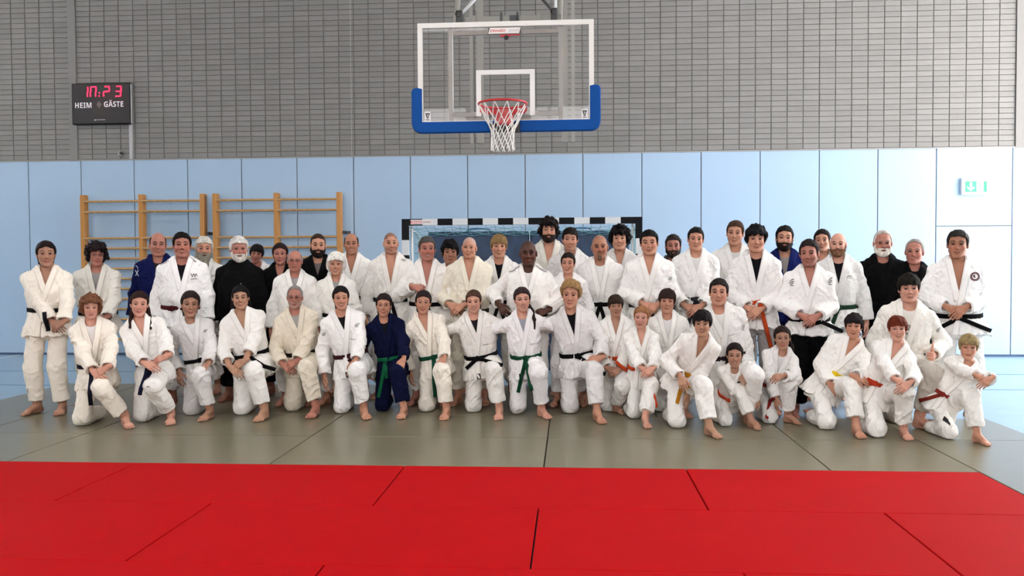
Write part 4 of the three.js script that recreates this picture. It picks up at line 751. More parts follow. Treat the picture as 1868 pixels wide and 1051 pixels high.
  // ---- badges and prints: small pieces of cloth laid on the surface
  for (const b of p.badges ?? []) {
    let miss = false; const nx2 = 6, ny2 = 6, P2 = [], U = [], I2 = [], fn = b.on === 'shirt' ? (x, y, z) => coreSkin(x, y, z, 0.011) : b.on === 'all' ? (x, y, z) => Math.min(jacketField(x, y, z), trouserField(x, y, z)) : b.on === 'lapel' ? (x, y, z) => jt(x, y, z) - 0.0125 : jacketField;
    for (let j = 0; j <= ny2; j++) for (let i = 0; i <= nx2; i++) {
      const u = i / nx2 - 0.5, v = j / ny2 - 0.5, c = Math.cos(b.r ?? 0), sn = Math.sin(b.r ?? 0), ox = (u * c - v * sn * b.hgt / b.wid) * b.wid, oy = (u * sn * b.wid / b.hgt + v * c) * b.hgt;
      let pt, dir = Z;
      if (b.arm !== undefined || b.leg !== undefined || b.sho !== undefined) {
        const c0 = b.arm !== undefined ? V.lerp(arms[b.arm].S, arms[b.arm].E, b.t) : b.leg !== undefined ? V.lerp(b.shin ? knee[b.leg] : hip[b.leg], b.shin ? cuffs[b.leg] : knee[b.leg], b.t) : V.lerp(Sc[b.sho], Sh[b.sho], b.t);
        dir = V.norm(b.dir ?? [0, 0, 1]); const U0 = V.norm(V.cross([0, 1, 0], dir)), W0 = V.cross(dir, U0);
        let q = 0.25; for (let k = 0; k < 40; k++) { pt = V.add(c0, V.add(V.mul(U0, ox + (b.ox ?? 0)), V.add(V.mul(W0, oy), V.mul(dir, q)))); const d = fn(...pt); if (d < 0.0008) break; q -= Math.max(0.0015, d * 0.6); if (q < -0.1) { miss = true; break; } }
      } else pt = hitZ(fn, b.tx + ox, b.q + oy / L);
      P2.push(pt[0] + dir[0] * 0.003, pt[1] + dir[1] * 0.003, pt[2] + dir[2] * 0.003); U.push(u + 0.5, v + 0.5);
    }
    if (miss) { console.log('badge misses', p.n, b.m); continue; }
    for (let j = 0; j < ny2; j++) for (let i = 0; i < nx2; i++) { const a = j * 7 + i; I2.push(a, a + 1, a + 8, a, a + 8, a + 7); }
    const g = new THREE.BufferGeometry(); g.setAttribute('position', new THREE.Float32BufferAttribute(P2, 3)); g.setAttribute('uv', new THREE.Float32BufferAttribute(U, 2)); g.setIndex(I2); g.computeVertexNormals();
    part('badge', g, BADGE[b.m] ?? cloth(b.m), G);
  }
  G.traverse(o => { if (o.isMesh) tally[o.name] = (tally[o.name] ?? 0) + (o.geometry.index ? o.geometry.index.count / 3 : o.geometry.attributes.position.count / 3); });
  G.traverse(o => { if (o.isMesh) triCount += o.geometry.index ? o.geometry.index.count / 3 : o.geometry.attributes.position.count / 3; });
  return G;
}
function badgeTex(w, h, draw) { return mat(0xffffff, 0.85, { map: canvasTex(w, h, draw), alphaTest: 0.5 }); }
const BADGE = {
  emblem: badgeTex(128, 128, (c) => { c.fillStyle = '#4a1f35'; c.beginPath(); c.arc(64, 64, 62, 0, 7); c.fill(); c.fillStyle = '#e8e2da'; c.beginPath(); c.arc(64, 64, 36, 0, 7); c.fill(); c.fillStyle = '#2a1d2c'; c.beginPath(); c.arc(58, 60, 20, 0.6, 5.2); c.lineTo(58, 60); c.fill(); c.fillStyle = '#c9a7a0'; for (let i = 0; i < 12; i++) { c.beginPath(); c.arc(64 + 49 * Math.cos(i * 0.5236), 64 + 49 * Math.sin(i * 0.5236), 5, 0, 7); c.fill(); } }),
  chest: badgeTex(128, 128, (c) => { c.strokeStyle = '#3a3638'; c.lineWidth = 9; c.lineCap = 'round'; c.beginPath(); c.moveTo(20, 20); c.lineTo(40, 70); c.lineTo(64, 18); c.moveTo(64, 40); c.lineTo(100, 26); c.moveTo(82, 30); c.lineTo(78, 78); c.moveTo(104, 20); c.lineTo(112, 60); c.stroke(); c.fillStyle = '#4a4648'; c.fillRect(16, 100, 96, 10); }),
  cross: badgeTex(64, 128, (c) => { c.strokeStyle = '#c9cfe0'; c.lineWidth = 10; c.lineCap = 'round'; c.beginPath(); c.moveTo(10, 60); c.lineTo(54, 118); c.moveTo(52, 62); c.lineTo(12, 116); c.stroke(); c.lineWidth = 6; c.beginPath(); c.moveTo(14, 10); c.quadraticCurveTo(50, 18, 44, 46); c.stroke(); }),
  print: badgeTex(128, 192, (c) => { c.fillStyle = '#1f1d20'; c.font = 'bold 80px sans-serif'; c.fillText('D', 36, 84); c.beginPath(); c.arc(66, 138, 36, 0, 7); c.lineWidth = 14; c.strokeStyle = '#1f1d20'; c.stroke(); }),
  logo: badgeTex(128, 96, (c) => { c.strokeStyle = '#2c2a30'; c.lineWidth = 9; c.lineCap = 'round'; c.beginPath(); c.moveTo(12, 66); c.quadraticCurveTo(50, 14, 112, 18); c.moveTo(26, 76); c.quadraticCurveTo(60, 40, 104, 40); c.moveTo(48, 78); c.quadraticCurveTo(74, 58, 96, 58); c.stroke(); c.fillStyle = '#2c2a30'; c.fillRect(22, 84, 76, 8); }),
  script: badgeTex(128, 48, (c) => { c.strokeStyle = '#4c4a52'; c.lineWidth = 5; c.beginPath(); c.moveTo(6, 34); for (let i = 0; i < 9; i++) c.quadraticCurveTo(12 + i * 13, i % 2 ? 44 : 4, 18 + i * 12.5, 28); c.stroke(); }),
  stripes: badgeTex(128, 48, (c) => { c.fillStyle = '#3a3436'; c.fillRect(4, 8, 120, 9); c.fillRect(4, 28, 120, 9); }),
  diamond: badgeTex(96, 96, (c) => { c.fillStyle = '#e8e2da'; c.beginPath(); c.moveTo(48, 2); c.lineTo(94, 48); c.lineTo(48, 94); c.lineTo(2, 48); c.fill(); c.fillStyle = '#17141a'; c.beginPath(); c.moveTo(40, 12); c.lineTo(60, 40); c.lineTo(44, 84); c.lineTo(10, 48); c.fill(); }),
  pin: badgeTex(48, 96, (c) => { c.fillStyle = '#a8a4a0'; c.beginPath(); c.arc(16, 22, 9, 0, 7); c.fill(); c.beginPath(); c.arc(30, 66, 11, 0, 7); c.fill(); }),
  label: badgeTex(64, 64, (c) => { c.fillStyle = '#1c1a20'; c.fillRect(0, 0, 64, 64); c.fillStyle = '#8b868c'; c.fillRect(16, 14, 32, 26); c.fillRect(12, 48, 40, 6); }),
};
// ------------------------------------------------------------------ the people: places in metres, build, clothes
const PEOPLE = [
  {n: "woman with reddish-brown curls kneeling at the far left, white shirt under her gi", "pose": "k", "x": -4.357, "z": -7.471, "s": 0.9, "hs": 0.89, "H": 1.177, "nx": -0.027, "nz": 0.03, "k": [-0.081, 0.12], "a": [0.339, 0.146], "row": 1, "h": [{"p": [0.158, 0.499, 0.32], "d": [0.82, -0.5, 0.3], "b": [0.1, 0.45, 0.9], "t": "relax"}, {"p": [0.293, 0.495, 0.36], "d": [-0.82, -0.52, 0.25], "b": [-0.1, 0.45, 0.9], "t": "relax"}], "skin": "#c99480", "f": 1, "fem": 1, "w": 0.95, "hair": "wavy", "hc": "#6b4630", "gi": "#ece3d6", "belt": "#1d1c2b", "shirt": "#dcd8d4", "fa": 0.75, "tails": [[-0.1, 0.34]], "kx": -0.01, "qc": 0.5},
  {n: "kneeling woman with long dark hair falling over one shoulder, navy belt", "pose": "k", "x": -3.9, "z": -7.629, "s": 0.909, "hs": 0.974, "H": 1.206, "nx": -0.108, "nz": 0.03, "k": [-0.082, 0.077], "a": [0.211, 0.108], "row": 1, "h": [{"p": [0.096, 0.578, 0.346], "d": [0.913, -0.355, 0.203], "b": [0, 0.6, 0.8], "t": "relax"}, {"p": [0.356, 0.566, 0.406], "d": [-0.913, -0.355, 0.203], "b": [0, 0.6, 0.8], "t": "relax"}], "skin": "#c99480", "f": 1, "fem": 1, "w": 0.93, "hair": "pulled", "hc": "#2a1b18", "smile": 1, "gi": "#ebe7e2", "belt": "#1b1d33", "fa": 0.4, "strands": [[[0.07, -0.02, -0.03], [0.085, -0.12, 0.0], 0.02, 0.028], [[0.085, -0.12, 0.0], [0.09, -0.23, 0.06], 0.028, 0.033], [[0.09, -0.23, 0.06], [0.1, -0.3, 0.075], 0.033, 0.018], [[-0.06, -0.03, -0.03], [-0.07, -0.15, 0.02], 0.018, 0.02], [[-0.07, -0.15, 0.02], [-0.075, -0.22, 0.06], 0.02, 0.012]], "tails": [[-0.5, 0.3], [-0.15, 0.2]]},
  {n: "kneeling woman with tied-back dark hair, black belt and white undershirt, third from left", "pose": "k", "x": -3.597, "z": -8.007, "s": 0.881, "hs": 1.051, "H": 1.194, "nx": -0.097, "nz": 0.03, "k": [-0.079, 0.082], "a": [0.19, 0.287], "row": 1, "h": [{"p": [-0.183, 0.421, 0.113], "d": [0.257, -0.874, 0.411], "b": [-0.1, 0.4, 0.9], "t": "relax"}, {"p": [0.194, 0.502, 0.302], "d": [-0.15, -0.45, 0.88], "b": [0, 0.9, 0.45], "t": "flat"}], "skin": "#a87c66", "f": 1, "fem": 1, "w": 0.97, "hair": "pulled", "hc": "#231a1a", "smile": 1, "gi": "#dcd8d6", "belt": "#0c0b0e", "shirt": "#d8d6d4", "fa": -0.1, "tails": [], "badges": [{"arm": 1, "t": 0.3, "wid": 0.05, "hgt": 0.035, "m": "logo"}]},
  {n: "kneeling man with long black hair and bare collar, black belt", "pose": "k", "x": -3.107, "z": -8.06, "s": 0.95, "hs": 0.953, "H": 1.245, "nx": -0.107, "nz": 0.03, "k": [-0.085, 0.087], "a": [0.224, 0.332], "row": 1, "h": [{"p": [-0.103, 0.486, 0.32], "d": [0.82, -0.5, 0.3], "b": [0.1, 0.45, 0.9], "t": "relax"}, {"p": [0.03, 0.482, 0.36], "d": [-0.82, -0.52, 0.25], "b": [-0.1, 0.45, 0.9], "t": "relax"}], "skin": "#b0856c", "w": 1, "hair": "pulled", "hc": "#120e10", "gi": "#ebe7e2", "belt": "#0c0b0e", "fa": -0.05, "se": 0.62, "strands": [[[-0.066, 0.02, -0.02], [-0.075, -0.1, -0.03], 0.022, 0.028], [[0.066, 0.02, -0.02], [0.075, -0.1, -0.03], 0.022, 0.028], [[-0.05, -0.08, -0.06], [0.05, -0.08, -0.06], 0.035, 0.035]], "tails": [[0.9, 0.28]], "eye": "#120c0a"},
  {n: "kneeling older man with glasses, grey beard and beige gi", "pose": "k", "x": -2.672, "z": -8.279, "s": 0.945, "hs": 0.939, "H": 1.237, "nx": -0.074, "nz": 0.03, "k": [-0.085, 0.11], "a": [0.226, 0.372], "row": 1, "h": [{"p": [-0.12, 0.486, 0.28], "d": [0.82, -0.5, 0.3], "b": [0.1, 0.45, 0.9], "t": "relax"}, {"p": [0.022, 0.481, 0.32], "d": [-0.82, -0.52, 0.25], "b": [-0.1, 0.45, 0.9], "t": "relax"}], "skin": "#ab7262", "w": 1.04, "hair": "receding", "hc": "#7d7672", "stubble": "#a9a19a", "specs": 1, "gi": "#e0d5c2", "belt": "#1b1613", "shirt": "#9c9894", "fa": -0.05, "tails": [], "brow": "#8a8078"},
  {n: "kneeling woman with black hair and maroon belt, logos on both shoulders", "pose": "k", "x": -2.151, "z": -8.163, "s": 0.937, "hs": 0.959, "H": 1.233, "nx": -0.096, "nz": 0.03, "k": [-0.084, 0.095], "a": [0.187, 0.307], "row": 1, "h": [{"p": [-0.253, 0.368, 0.09], "d": [-0.049, -0.988, 0.148], "b": [-1, 0, 0.45], "t": "relax"}, {"p": [0.12, 0.534, 0.331], "d": [-0.257, -0.874, 0.411], "b": [0.1, 0.4, 0.9], "t": "flat"}], "skin": "#bd8870", "f": 1, "fem": 1, "w": 1, "hair": "pulled", "hc": "#151013", "smile": 2, "gi": "#eeebe8", "belt": "#3b1a1c", "shirt": "#1a181a", "fa": 0.45, "tails": [[0.45, 0.2]], "badges": [{"arm": 0, "t": 0.35, "wid": 0.05, "hgt": 0.04, "m": "logo"}, {"arm": 1, "t": 0.3, "wid": 0.06, "hgt": 0.045, "m": "logo"}, {"tx": 0.07, "q": 0.47, "wid": 0.07, "hgt": 0.022, "m": "script"}, {"tx": -0.055, "q": -0.19, "wid": 0.04, "hgt": 0.055, "m": "label", "on": "lapel"}]},
  {n: "kneeling woman in a navy blue gi with a green belt", "pose": "k", "x": -1.784, "z": -8.302, "s": 0.866, "hs": 0.947, "H": 1.154, "nx": -0.07, "nz": 0.03, "k": [-0.078, 0.1], "a": [0.195, 0.403], "row": 1, "h": [{"p": [-0.213, 0.443, 0.09], "d": [-0.049, -0.988, 0.148], "b": [-1, 0, 0.45], "t": "relax"}, {"p": [0.196, 0.518, 0.373], "d": [-0.257, -0.874, 0.411], "b": [0.1, 0.4, 0.9], "t": "flat"}], "skin": "#bd8870", "f": 1, "fem": 1, "w": 0.93, "hair": "pulled", "hc": "#241b1b", "gi": "#0d1230", "belt": "#14603f", "shirt": "#15151a", "fa": -0.05, "tails": [[-0.35, 0.42], [-0.1, 0.2]], "kx": -0.05, "smile": 1},
  {n: "kneeling woman in a cream gi with a long green belt", "pose": "k", "x": -1.34, "z": -8.259, "s": 0.894, "hs": 0.95, "H": 1.184, "nx": -0.111, "nz": 0.03, "k": [-0.08, 0.07], "a": [0.164, 0.393], "row": 1, "h": [{"p": [-0.262, 0.377, -0.06], "d": [-0.049, -0.988, 0.148], "b": [-1, 0, 0.45], "t": "relax"}, {"p": [0.139, 0.545, 0.352], "d": [-0.257, -0.874, 0.411], "b": [0.1, 0.4, 0.9], "t": "flat"}], "skin": "#bd8870", "f": 1, "fem": 1, "w": 0.9, "hair": "pulled", "hc": "#2b2122", "smile": 1, "gi": "#ece3d6", "belt": "#14422f", "fa": -0.05, "tails": [[-0.2, 0.42], [0.15, 0.24]], "hr": -0.05},
  {n: "smiling kneeling woman with brown hair, black belt, arms round her neighbours", "pose": "k", "x": -0.875, "z": -8.278, "s": 0.902, "hs": 0.926, "H": 1.187, "nx": -0.078, "nz": 0.03, "k": [-0.081, 0.101], "a": [0.198, 0.39], "row": 1, "h": [{"p": [-0.4, 0.72, -0.27], "d": [-1, 0.1, -0.2], "b": [0, 1, 0]}, {"p": [0.4, 0.74, -0.28], "d": [1, 0.1, -0.2], "b": [0, 1, 0]}], "skin": "#c99480", "f": 1, "fem": 1, "w": 1.04, "hair": "pulled", "hc": "#4a3228", "smile": 2, "gi": "#e6e1db", "belt": "#0c0b0e", "shirt": "#1d191b", "fa": 0.0, "tails": [[-1.0, 0.16], [1.35, 0.28]], "kx": -0.04, "badges": [{"tx": 0.07, "q": 0.4, "wid": 0.06, "hgt": 0.02, "m": "script"}, {"tx": -0.05, "q": -0.2, "wid": 0.04, "hgt": 0.05, "m": "label", "on": "lapel"}]},
  {n: "laughing kneeling woman with a ponytail over her shoulder and green belt", "pose": "k", "x": -0.438, "z": -8.226, "s": 0.914, "hs": 0.983, "H": 1.214, "nx": -0.035, "nz": 0.03, "k": [-0.082, 0.12], "a": [0.157, 0.283], "row": 1, "h": [{"p": [-0.38, 0.72, -0.29], "d": [-1, 0.1, -0.2], "b": [0, 1, 0]}, {"p": [0.38, 0.72, -0.28], "d": [1, 0.15, -0.1], "b": [0, 1, 0]}], "skin": "#c99480", "f": 1, "fem": 1, "w": 0.96, "hair": "pulled", "hc": "#2e2020", "smile": 2, "gi": "#ece8e8", "belt": "#123f2a", "shirt": "#8f8f99", "fa": 0.5, "tails": [[-0.3, 0.36], [0.15, 0.28]], "strands": [[[0.05, -0.04, -0.07], [0.09, -0.12, -0.01], 0.02, 0.022], [[0.09, -0.12, -0.01], [0.1, -0.2, 0.05], 0.022, 0.02], [[0.1, -0.2, 0.05], [0.095, -0.29, 0.07], 0.02, 0.01]], "badges": [{"tx": 0.075, "q": 0.42, "wid": 0.06, "hgt": 0.02, "m": "script"}, {"tx": -0.055, "q": -0.2, "wid": 0.04, "hgt": 0.055, "m": "label", "on": "lapel"}], "hr": 0.06},
  {n: "kneeling woman with short blonde hair over a black shirt, black belt", "pose": "k", "x": 0.073, "z": -8.264, "s": 0.946, "hs": 1.1, "H": 1.275, "nx": -0.075, "nz": 0.03, "k": [-0.085, 0.11], "a": [0.163, 0.521], "row": 1, "h": [{"p": [-0.38, 0.74, -0.27], "d": [-1, 0.1, -0.1], "b": [0, 1, 0]}, {"p": [0.207, 0.563, 0.322], "d": [-0.917, -0.306, 0.255], "b": [0, 0.55, 0.83], "t": "relax"}], "skin": "#bd8870", "f": 1, "fem": 1, "w": 1.06, "hair": "swept", "hc": "#8d6d48", "gi": "#dcd8d6", "belt": "#0c0b0e", "shirt": "#0f0e11", "crew": 0.062, "fa": 0.3, "qc": 0.5, "tails": [[1.0, 0.3]], "kx": 0.0, "brow": "#6b4d35"},
  {n: "boy with brown fringe and orange belt half hidden behind the girl kneeling in front", "pose": "k", "x": 0.435, "z": -8.288, "s": 0.83, "hs": 0.86, "H": 1.134, "nx": -0.002, "nz": 0.03, "k": [-0.075, 0.0], "a": [-0.004, 0.077], "row": 1, "h": [{"p": [-0.096, 0.449, 0.2], "d": [0.82, -0.5, 0.3], "b": [0.1, 0.45, 0.9], "t": "relax"}, {"p": [0.029, 0.444, 0.24], "d": [-0.82, -0.52, 0.25], "b": [-0.1, 0.45, 0.9], "t": "relax"}], "skin": "#a87c66", "w": 0.92, "hair": "fringe", "hc": "#2d2019", "gi": "#ebe7e2", "belt": "#b4401f", "fa": 0.5, "tails": [[0.9, 0.2]]},
  {n: "smiling girl with tied reddish blonde hair and orange belt, hands crossed on her knee", "pose": "k", "x": 0.655, "z": -8.036, "s": 0.79, "hs": 0.87, "H": 1.04, "nx": 0.005, "nz": 0.03, "k": [-0.071, 0.141], "a": [0.001, 0.498], "row": 1, "h": [{"p": [-0.007, 0.474, 0.38], "d": [0.82, -0.5, 0.3], "b": [0.1, 0.45, 0.9], "t": "relax"}, {"p": [0.072, 0.47, 0.42], "d": [-0.82, -0.52, 0.25], "b": [-0.1, 0.45, 0.9], "t": "relax"}], "skin": "#c99480", "f": 1, "fem": 1, "w": 0.88, "hair": "pulled", "hc": "#8d5f3f", "smile": 1, "gi": "#ebe7e2", "belt": "#c0431f", "fa": 0.1, "tails": [[0.25, 0.34]], "kx": 0.07, "hr": -0.06, "brow": "#8a6a50"},
  {n: "boy with dark brown fringe kneeling in the second row, red-orange belt", "pose": "k", "x": 0.951, "z": -8.29, "s": 0.877, "hs": 0.957, "H": 1.191, "nx": -0.022, "nz": 0.03, "k": [-0.079, 0.0], "a": [0.105, 0.263], "row": 1, "skin": "#bd8870", "w": 0.95, "hair": "fringe", "hc": "#2e1f1b", "gi": "#ebe7e2", "belt": "#b23a20", "shirt": "#d9d6d6", "qc": 0.48, "tails": [[0.2, 0.34]], "kx": 0.04},
  {n: "boy with black hair leaning forward on his knee, yellow-orange belt", "pose": "k", "x": 1.0, "z": -7.615, "s": 0.86, "hs": 0.93, "H": 1.044, "nx": 0.129, "nz": 0.24, "k": [-0.077, 0.142], "a": [0.152, 0.489], "row": 1, "h": [{"p": [-0.071, 0.476, 0.333], "d": [0.257, -0.874, 0.411], "b": [-0.1, 0.4, 0.9], "t": "relax"}, {"p": [-0.021, 0.216, 0.11], "d": [0.049, -0.988, 0.148], "b": [1, 0, 0.45], "t": "relax"}], "skin": "#b0856c", "w": 0.9, "hair": "fringe", "hc": "#141013", "gi": "#ebe7e2", "belt": "#b97a1c", "fa": 0.45, "tails": [[-0.1, 0.26]], "smile": 1, "bq": 0.28},
  {n: "dark-haired young man kneeling upright behind the leaning boy, small sleeve logo", "pose": "k", "x": 1.457, "z": -7.919, "s": 0.981, "hs": 1.037, "H": 1.298, "nx": -0.1, "nz": 0.03, "k": [-0.088, 0.099], "a": [0.118, 0.294], "row": 1, "skin": "#bd8870", "w": 1.06, "hair": "short", "hc": "#1e1718", "gi": "#e4e0dc", "belt": "#2a2124", "shirt": "#dedad6", "badges": [{"tx": 0.07, "q": 0.55, "wid": 0.05, "hgt": 0.018, "m": "script"}, {"arm": 1, "t": 0.4, "wid": 0.045, "hgt": 0.06, "m": "logo"}]},
  {n: "smiling dark-haired girl crouching low, one hand on her raised knee", "pose": "k", "x": 1.424, "z": -7.823, "s": 0.68, "hs": 0.88, "H": 0.736, "nx": 0.028, "nz": 0.2, "k": [-0.061, 0.258], "a": [0.144, 0.347], "row": 1, "h": [{"p": [0.177, 0.259, 0.279], "d": [0.257, -0.874, 0.411], "b": [-0.1, 0.4, 0.9], "t": "relax", "e": [-0.6, -0.8, 0.2]}, {"p": [0.086, 0.463, 0.315], "d": [-0.15, -0.45, 0.88], "b": [0, 0.9, 0.45], "t": "relax", "e": [0.35, -1, -0.1]}], "skin": "#a87c66", "f": 1, "fem": 1, "w": 0.82, "hair": "pulled", "hc": "#1d1213", "smile": 2, "gi": "#ebe7e2", "shirt": "#dcd8d4", "belt": "#c2462a", "tc": 0.2, "fa": 0.4, "tails": [], "qc": 0.5, "cuff": 0.72},
  {n: "girl with long dark hair crouching with her arm across her raised knee, red belt", "pose": "k", "x": 1.852, "z": -7.976, "s": 0.76, "hs": 0.88, "H": 0.868, "nx": 0.068, "nz": 0.14, "k": [-0.068, 0.269], "a": [0.096, 0.247], "row": 1, "h": [{"p": [0.001, 0.138, 0.292], "d": [-0.049, -0.988, 0.148], "b": [-1, 0, 0.45], "t": "relax"}, {"p": [0.011, 0.449, 0.408], "d": [-0.913, -0.355, 0.203], "b": [0, 0.6, 0.8], "t": "relax"}], "skin": "#a87c66", "f": 1, "fem": 1, "w": 0.86, "hair": "pulled", "hc": "#261a18", "gi": "#e2dedb", "shirt": "#d6d2cf", "belt": "#7e2320", "tc": 0.25, "fa": 0.7, "tails": [[-0.2, 0.2]], "strands": [[[0.05, 0.0, -0.07], [0.085, -0.1, -0.05], 0.03, 0.03], [[0.085, -0.1, -0.05], [0.1, -0.2, -0.05], 0.03, 0.015], [[-0.05, 0.0, -0.07], [-0.05, -0.14, -0.07], 0.03, 0.02]], "qc": 0.5},
  {n: "boy with black hair and yellow belt, hand hooked in his jacket", "pose": "k", "x": 2.284, "z": -7.743, "s": 0.88, "hs": 0.9, "H": 0.983, "nx": 0.228, "nz": 0.03, "k": [-0.079, 0.289], "a": [0.087, 0.548], "row": 1, "h": [{"p": [-0.017, 0.376, 0.183], "d": [0.605, -0.756, 0.252], "b": [-0.2, 0.3, 0.9], "t": "relax"}, {"p": [0.11, 0.48, 0.427], "d": [0.913, -0.355, 0.203], "b": [0, 0.6, 0.8], "t": "relax"}], "skin": "#bd8870", "w": 0.92, "hair": "fringe", "hc": "#1c1517", "gi": "#ebe7e2", "belt": "#d4b51c", "smile": 1, "fa": 0.0, "tails": [], "hr": -0.05, "bq": 0.3},
  {n: "young man with dark hair giving a thumbs-up, printed shirt under his gi", "pose": "k", "x": 2.997, "z": -7.899, "s": 1.006, "hs": 1.07, "H": 1.333, "nx": 0.052, "nz": 0.03, "k": [-0.091, 0.129], "a": [0.007, 0.407], "row": 1, "h": [{"p": [-0.221, 0.46, -0.011], "d": [-0.049, -0.988, 0.148], "b": [-1, 0, 0.45], "t": "relax"}, {"p": [0.201, 0.612, 0.189], "d": [-0.349, 0.05, 0.936], "b": [0.85, 0.0, 0.5], "t": "thumb"}], "skin": "#c99480", "w": 1.08, "hair": "fringe", "hc": "#17130f", "gi": "#e8e3db", "pants": "#b5ada3", "shirt": "#d6d0c8", "qc": 0.35, "fa": 0.5, "belt": "#3a2a26", "tails": [], "badges": [{"tx": 0.012, "q": 0.62, "wid": 0.07, "hgt": 0.11, "m": "print", "on": "shirt"}, {"arm": 1, "t": 0.45, "wid": 0.045, "hgt": 0.05, "m": "logo"}]},
  {n: "boy with red hair and freckled pale face, both hands over his knee", "pose": "k", "x": 2.598, "z": -7.403, "s": 0.83, "hs": 0.88, "H": 0.981, "nx": 0.166, "nz": 0.03, "k": [-0.075, 0.251], "a": [0.135, 0.266], "row": 1, "h": [{"p": [0.03, 0.477, 0.4], "d": [0.82, -0.5, 0.3], "b": [0.1, 0.45, 0.9], "t": "relax"}, {"p": [0.113, 0.473, 0.44], "d": [-0.82, -0.52, 0.25], "b": [-0.1, 0.45, 0.9], "t": "relax"}], "skin": "#c99480", "w": 0.86, "hair": "fringe", "hc": "#5e2414", "gi": "#ebe7e2", "belt": "#b03a22", "smile": 1, "fa": -0.05, "tails": [[-1.1, 0.2]], "kx": -0.04, "brow": "#7a4630"},
  {n: "small blond boy at the far right with folded hands on his knee", "pose": "k", "x": 3.143, "z": -7.362, "s": 0.75, "hs": 0.86, "H": 0.828, "nx": 0.187, "nz": 0.03, "k": [-0.067, 0.272], "a": [0.086, 0.423], "row": 1, "h": [{"p": [0.099, 0.525, 0.42], "d": [0.82, -0.5, 0.3], "b": [0.1, 0.45, 0.9], "t": "relax"}, {"p": [0.167, 0.521, 0.46], "d": [-0.82, -0.52, 0.25], "b": [-0.1, 0.45, 0.9], "t": "relax"}], "skin": "#bd8870", "w": 0.82, "hair": "fringe", "hc": "#8f7a55", "gi": "#ebe7e2", "belt": "#7c2a22", "smile": 1, "fa": 0.25, "tails": [[-0.7, 0.24]], "kx": -0.05, "brow": "#9a7a55", "hr": -0.05, "badges": [{"leg": 0, "t": 0.5, "wid": 0.085, "hgt": 0.085, "m": "diamond", "on": "all", "ox": -0.01}]},
  {n: "woman with dark tied-back hair standing at the far left, hands clasped below her black belt", "pose": "s", "x": -5.129, "z": -7.95, "s": 0.954, "hs": 1.058, "h": [{"p": [0.159, 0.908, 0.18], "d": [0.82, -0.5, 0.3], "b": [0.1, 0.45, 0.9], "t": "relax"}, {"p": [0.302, 0.904, 0.22], "d": [-0.82, -0.52, 0.25], "b": [-0.1, 0.45, 0.9], "t": "relax"}], "skin": "#a87c66", "f": 1, "fem": 1, "w": 1.06, "hair": "pulled", "hc": "#1b1213", "gi": "#ece3d6", "belt": "#1a171c", "row": 1, "tails": [[0.12, 0.2]], "st": 0.13, "bq": 0.24, "badges": [{"leg": 0, "shin": 1, "t": 0.7, "wid": 0.035, "hgt": 0.06, "m": "logo", "on": "all", "ox": -0.03}], "qc": 0.68, "cuff": 0.86},
  {n: "woman with dark curly hair and glasses standing before the left wall bars", "pose": "s", "x": -4.936, "z": -8.5, "s": 0.958, "hs": 0.983, "h": [{"p": [0.086, 0.93, 0.2], "d": [0.82, -0.5, 0.3], "b": [0.1, 0.45, 0.9], "t": "relax"}, {"p": [0.229, 0.925, 0.24], "d": [-0.82, -0.52, 0.25], "b": [-0.1, 0.45, 0.9], "t": "relax"}], "skin": "#ab7262", "f": 1, "w": 1.12, "hair": "curly", "hc": "#1e1415", "specs": 1, "gi": "#dfd9d0", "belt": "#1d1b20", "shirt": "#8f8a88", "smile": 1, "bq": 0.1, "qc": 0.5, "row": 2},
  {n: "balding man in a blue gi with a white shoulder logo", "pose": "s", "x": -4.549, "z": -9.05, "s": 1.026, "hs": 1.1, "skin": "#ab7262", "w": 1.08, "hair": "sides", "hc": "#2b211e", "gi": "#0f1645", "shirt": "#2a2326", "badges": [{"arm": 0, "t": 0.12, "wid": 0.06, "hgt": 0.13, "m": "cross"}], "smile": 1, "brow": "#3a2c26", "row": 2},
  {n: "broad man in white gi with dark red belt, chest logo, arms hanging", "pose": "s", "x": -4.015, "z": -8.5, "s": 1.011, "hs": 1.1, "skin": "#ab7262", "w": 1.2, "belly": 0.15, "hair": "short", "hc": "#16110f", "ruddy": 0.6, "gi": "#efeceb", "belt": "#4a1a1e", "shirt": "#17151a", "bq": 0.12, "badges": [{"tx": 0.12, "q": 0.7, "wid": 0.08, "hgt": 0.08, "m": "chest"}, {"sho": 0, "t": 0.75, "wid": 0.1, "hgt": 0.035, "m": "stripes", "r": 0.5, "dir": [0, 0.7, 0.7]}, {"sho": 1, "t": 0.6, "wid": 0.07, "hgt": 0.03, "m": "stripes", "r": -0.5, "dir": [0, 0.7, 0.7]}], "tails": [], "qc": 0.55, "smile": 1, "kx": -0.1, "row": 2},
  {n: "man with a long grey beard and grey hair, half hidden", "pose": "s", "x": -4.138, "z": -9.3, "s": 0.995, "hs": 1.1, "skin": "#bd8870", "w": 1, "hair": "crop", "hc": "#b7b2a9", "beard": "long", "bc": "#8d8578", "gi": "#ebe7e2", "brow": "#4a4038", "row": 2},
  {n: "man with white hair and beard in a black sweater", "pose": "s", "x": -3.531, "z": -8.8, "s": 0.984, "hs": 1.1, "skin": "#ab7262", "w": 1.2, "belly": 0.2, "hair": "crop", "hc": "#c9c5c0", "beard": "full", "bc": "#c4beb6", "gi": "#09090b", "top": "sweater", "pants": "#15151a", "badges": [{"tx": 0.03, "q": 0.58, "wid": 0.03, "hgt": 0.06, "m": "pin"}], "brow": "#a8a098", "ruddy": 0.5, "row": 2},
  {n: "dark-haired woman peeking out behind the man in the black sweater", "pose": "s", "x": -3.568, "z": -9.4, "s": 0.971, "hs": 0.889, "skin": "#ab7262", "f": 1, "w": 0.95, "hair": "fringe", "hc": "#150f12", "gi": "#ebe7e2", "hr": -0.2, "smile": 1, "row": 2},
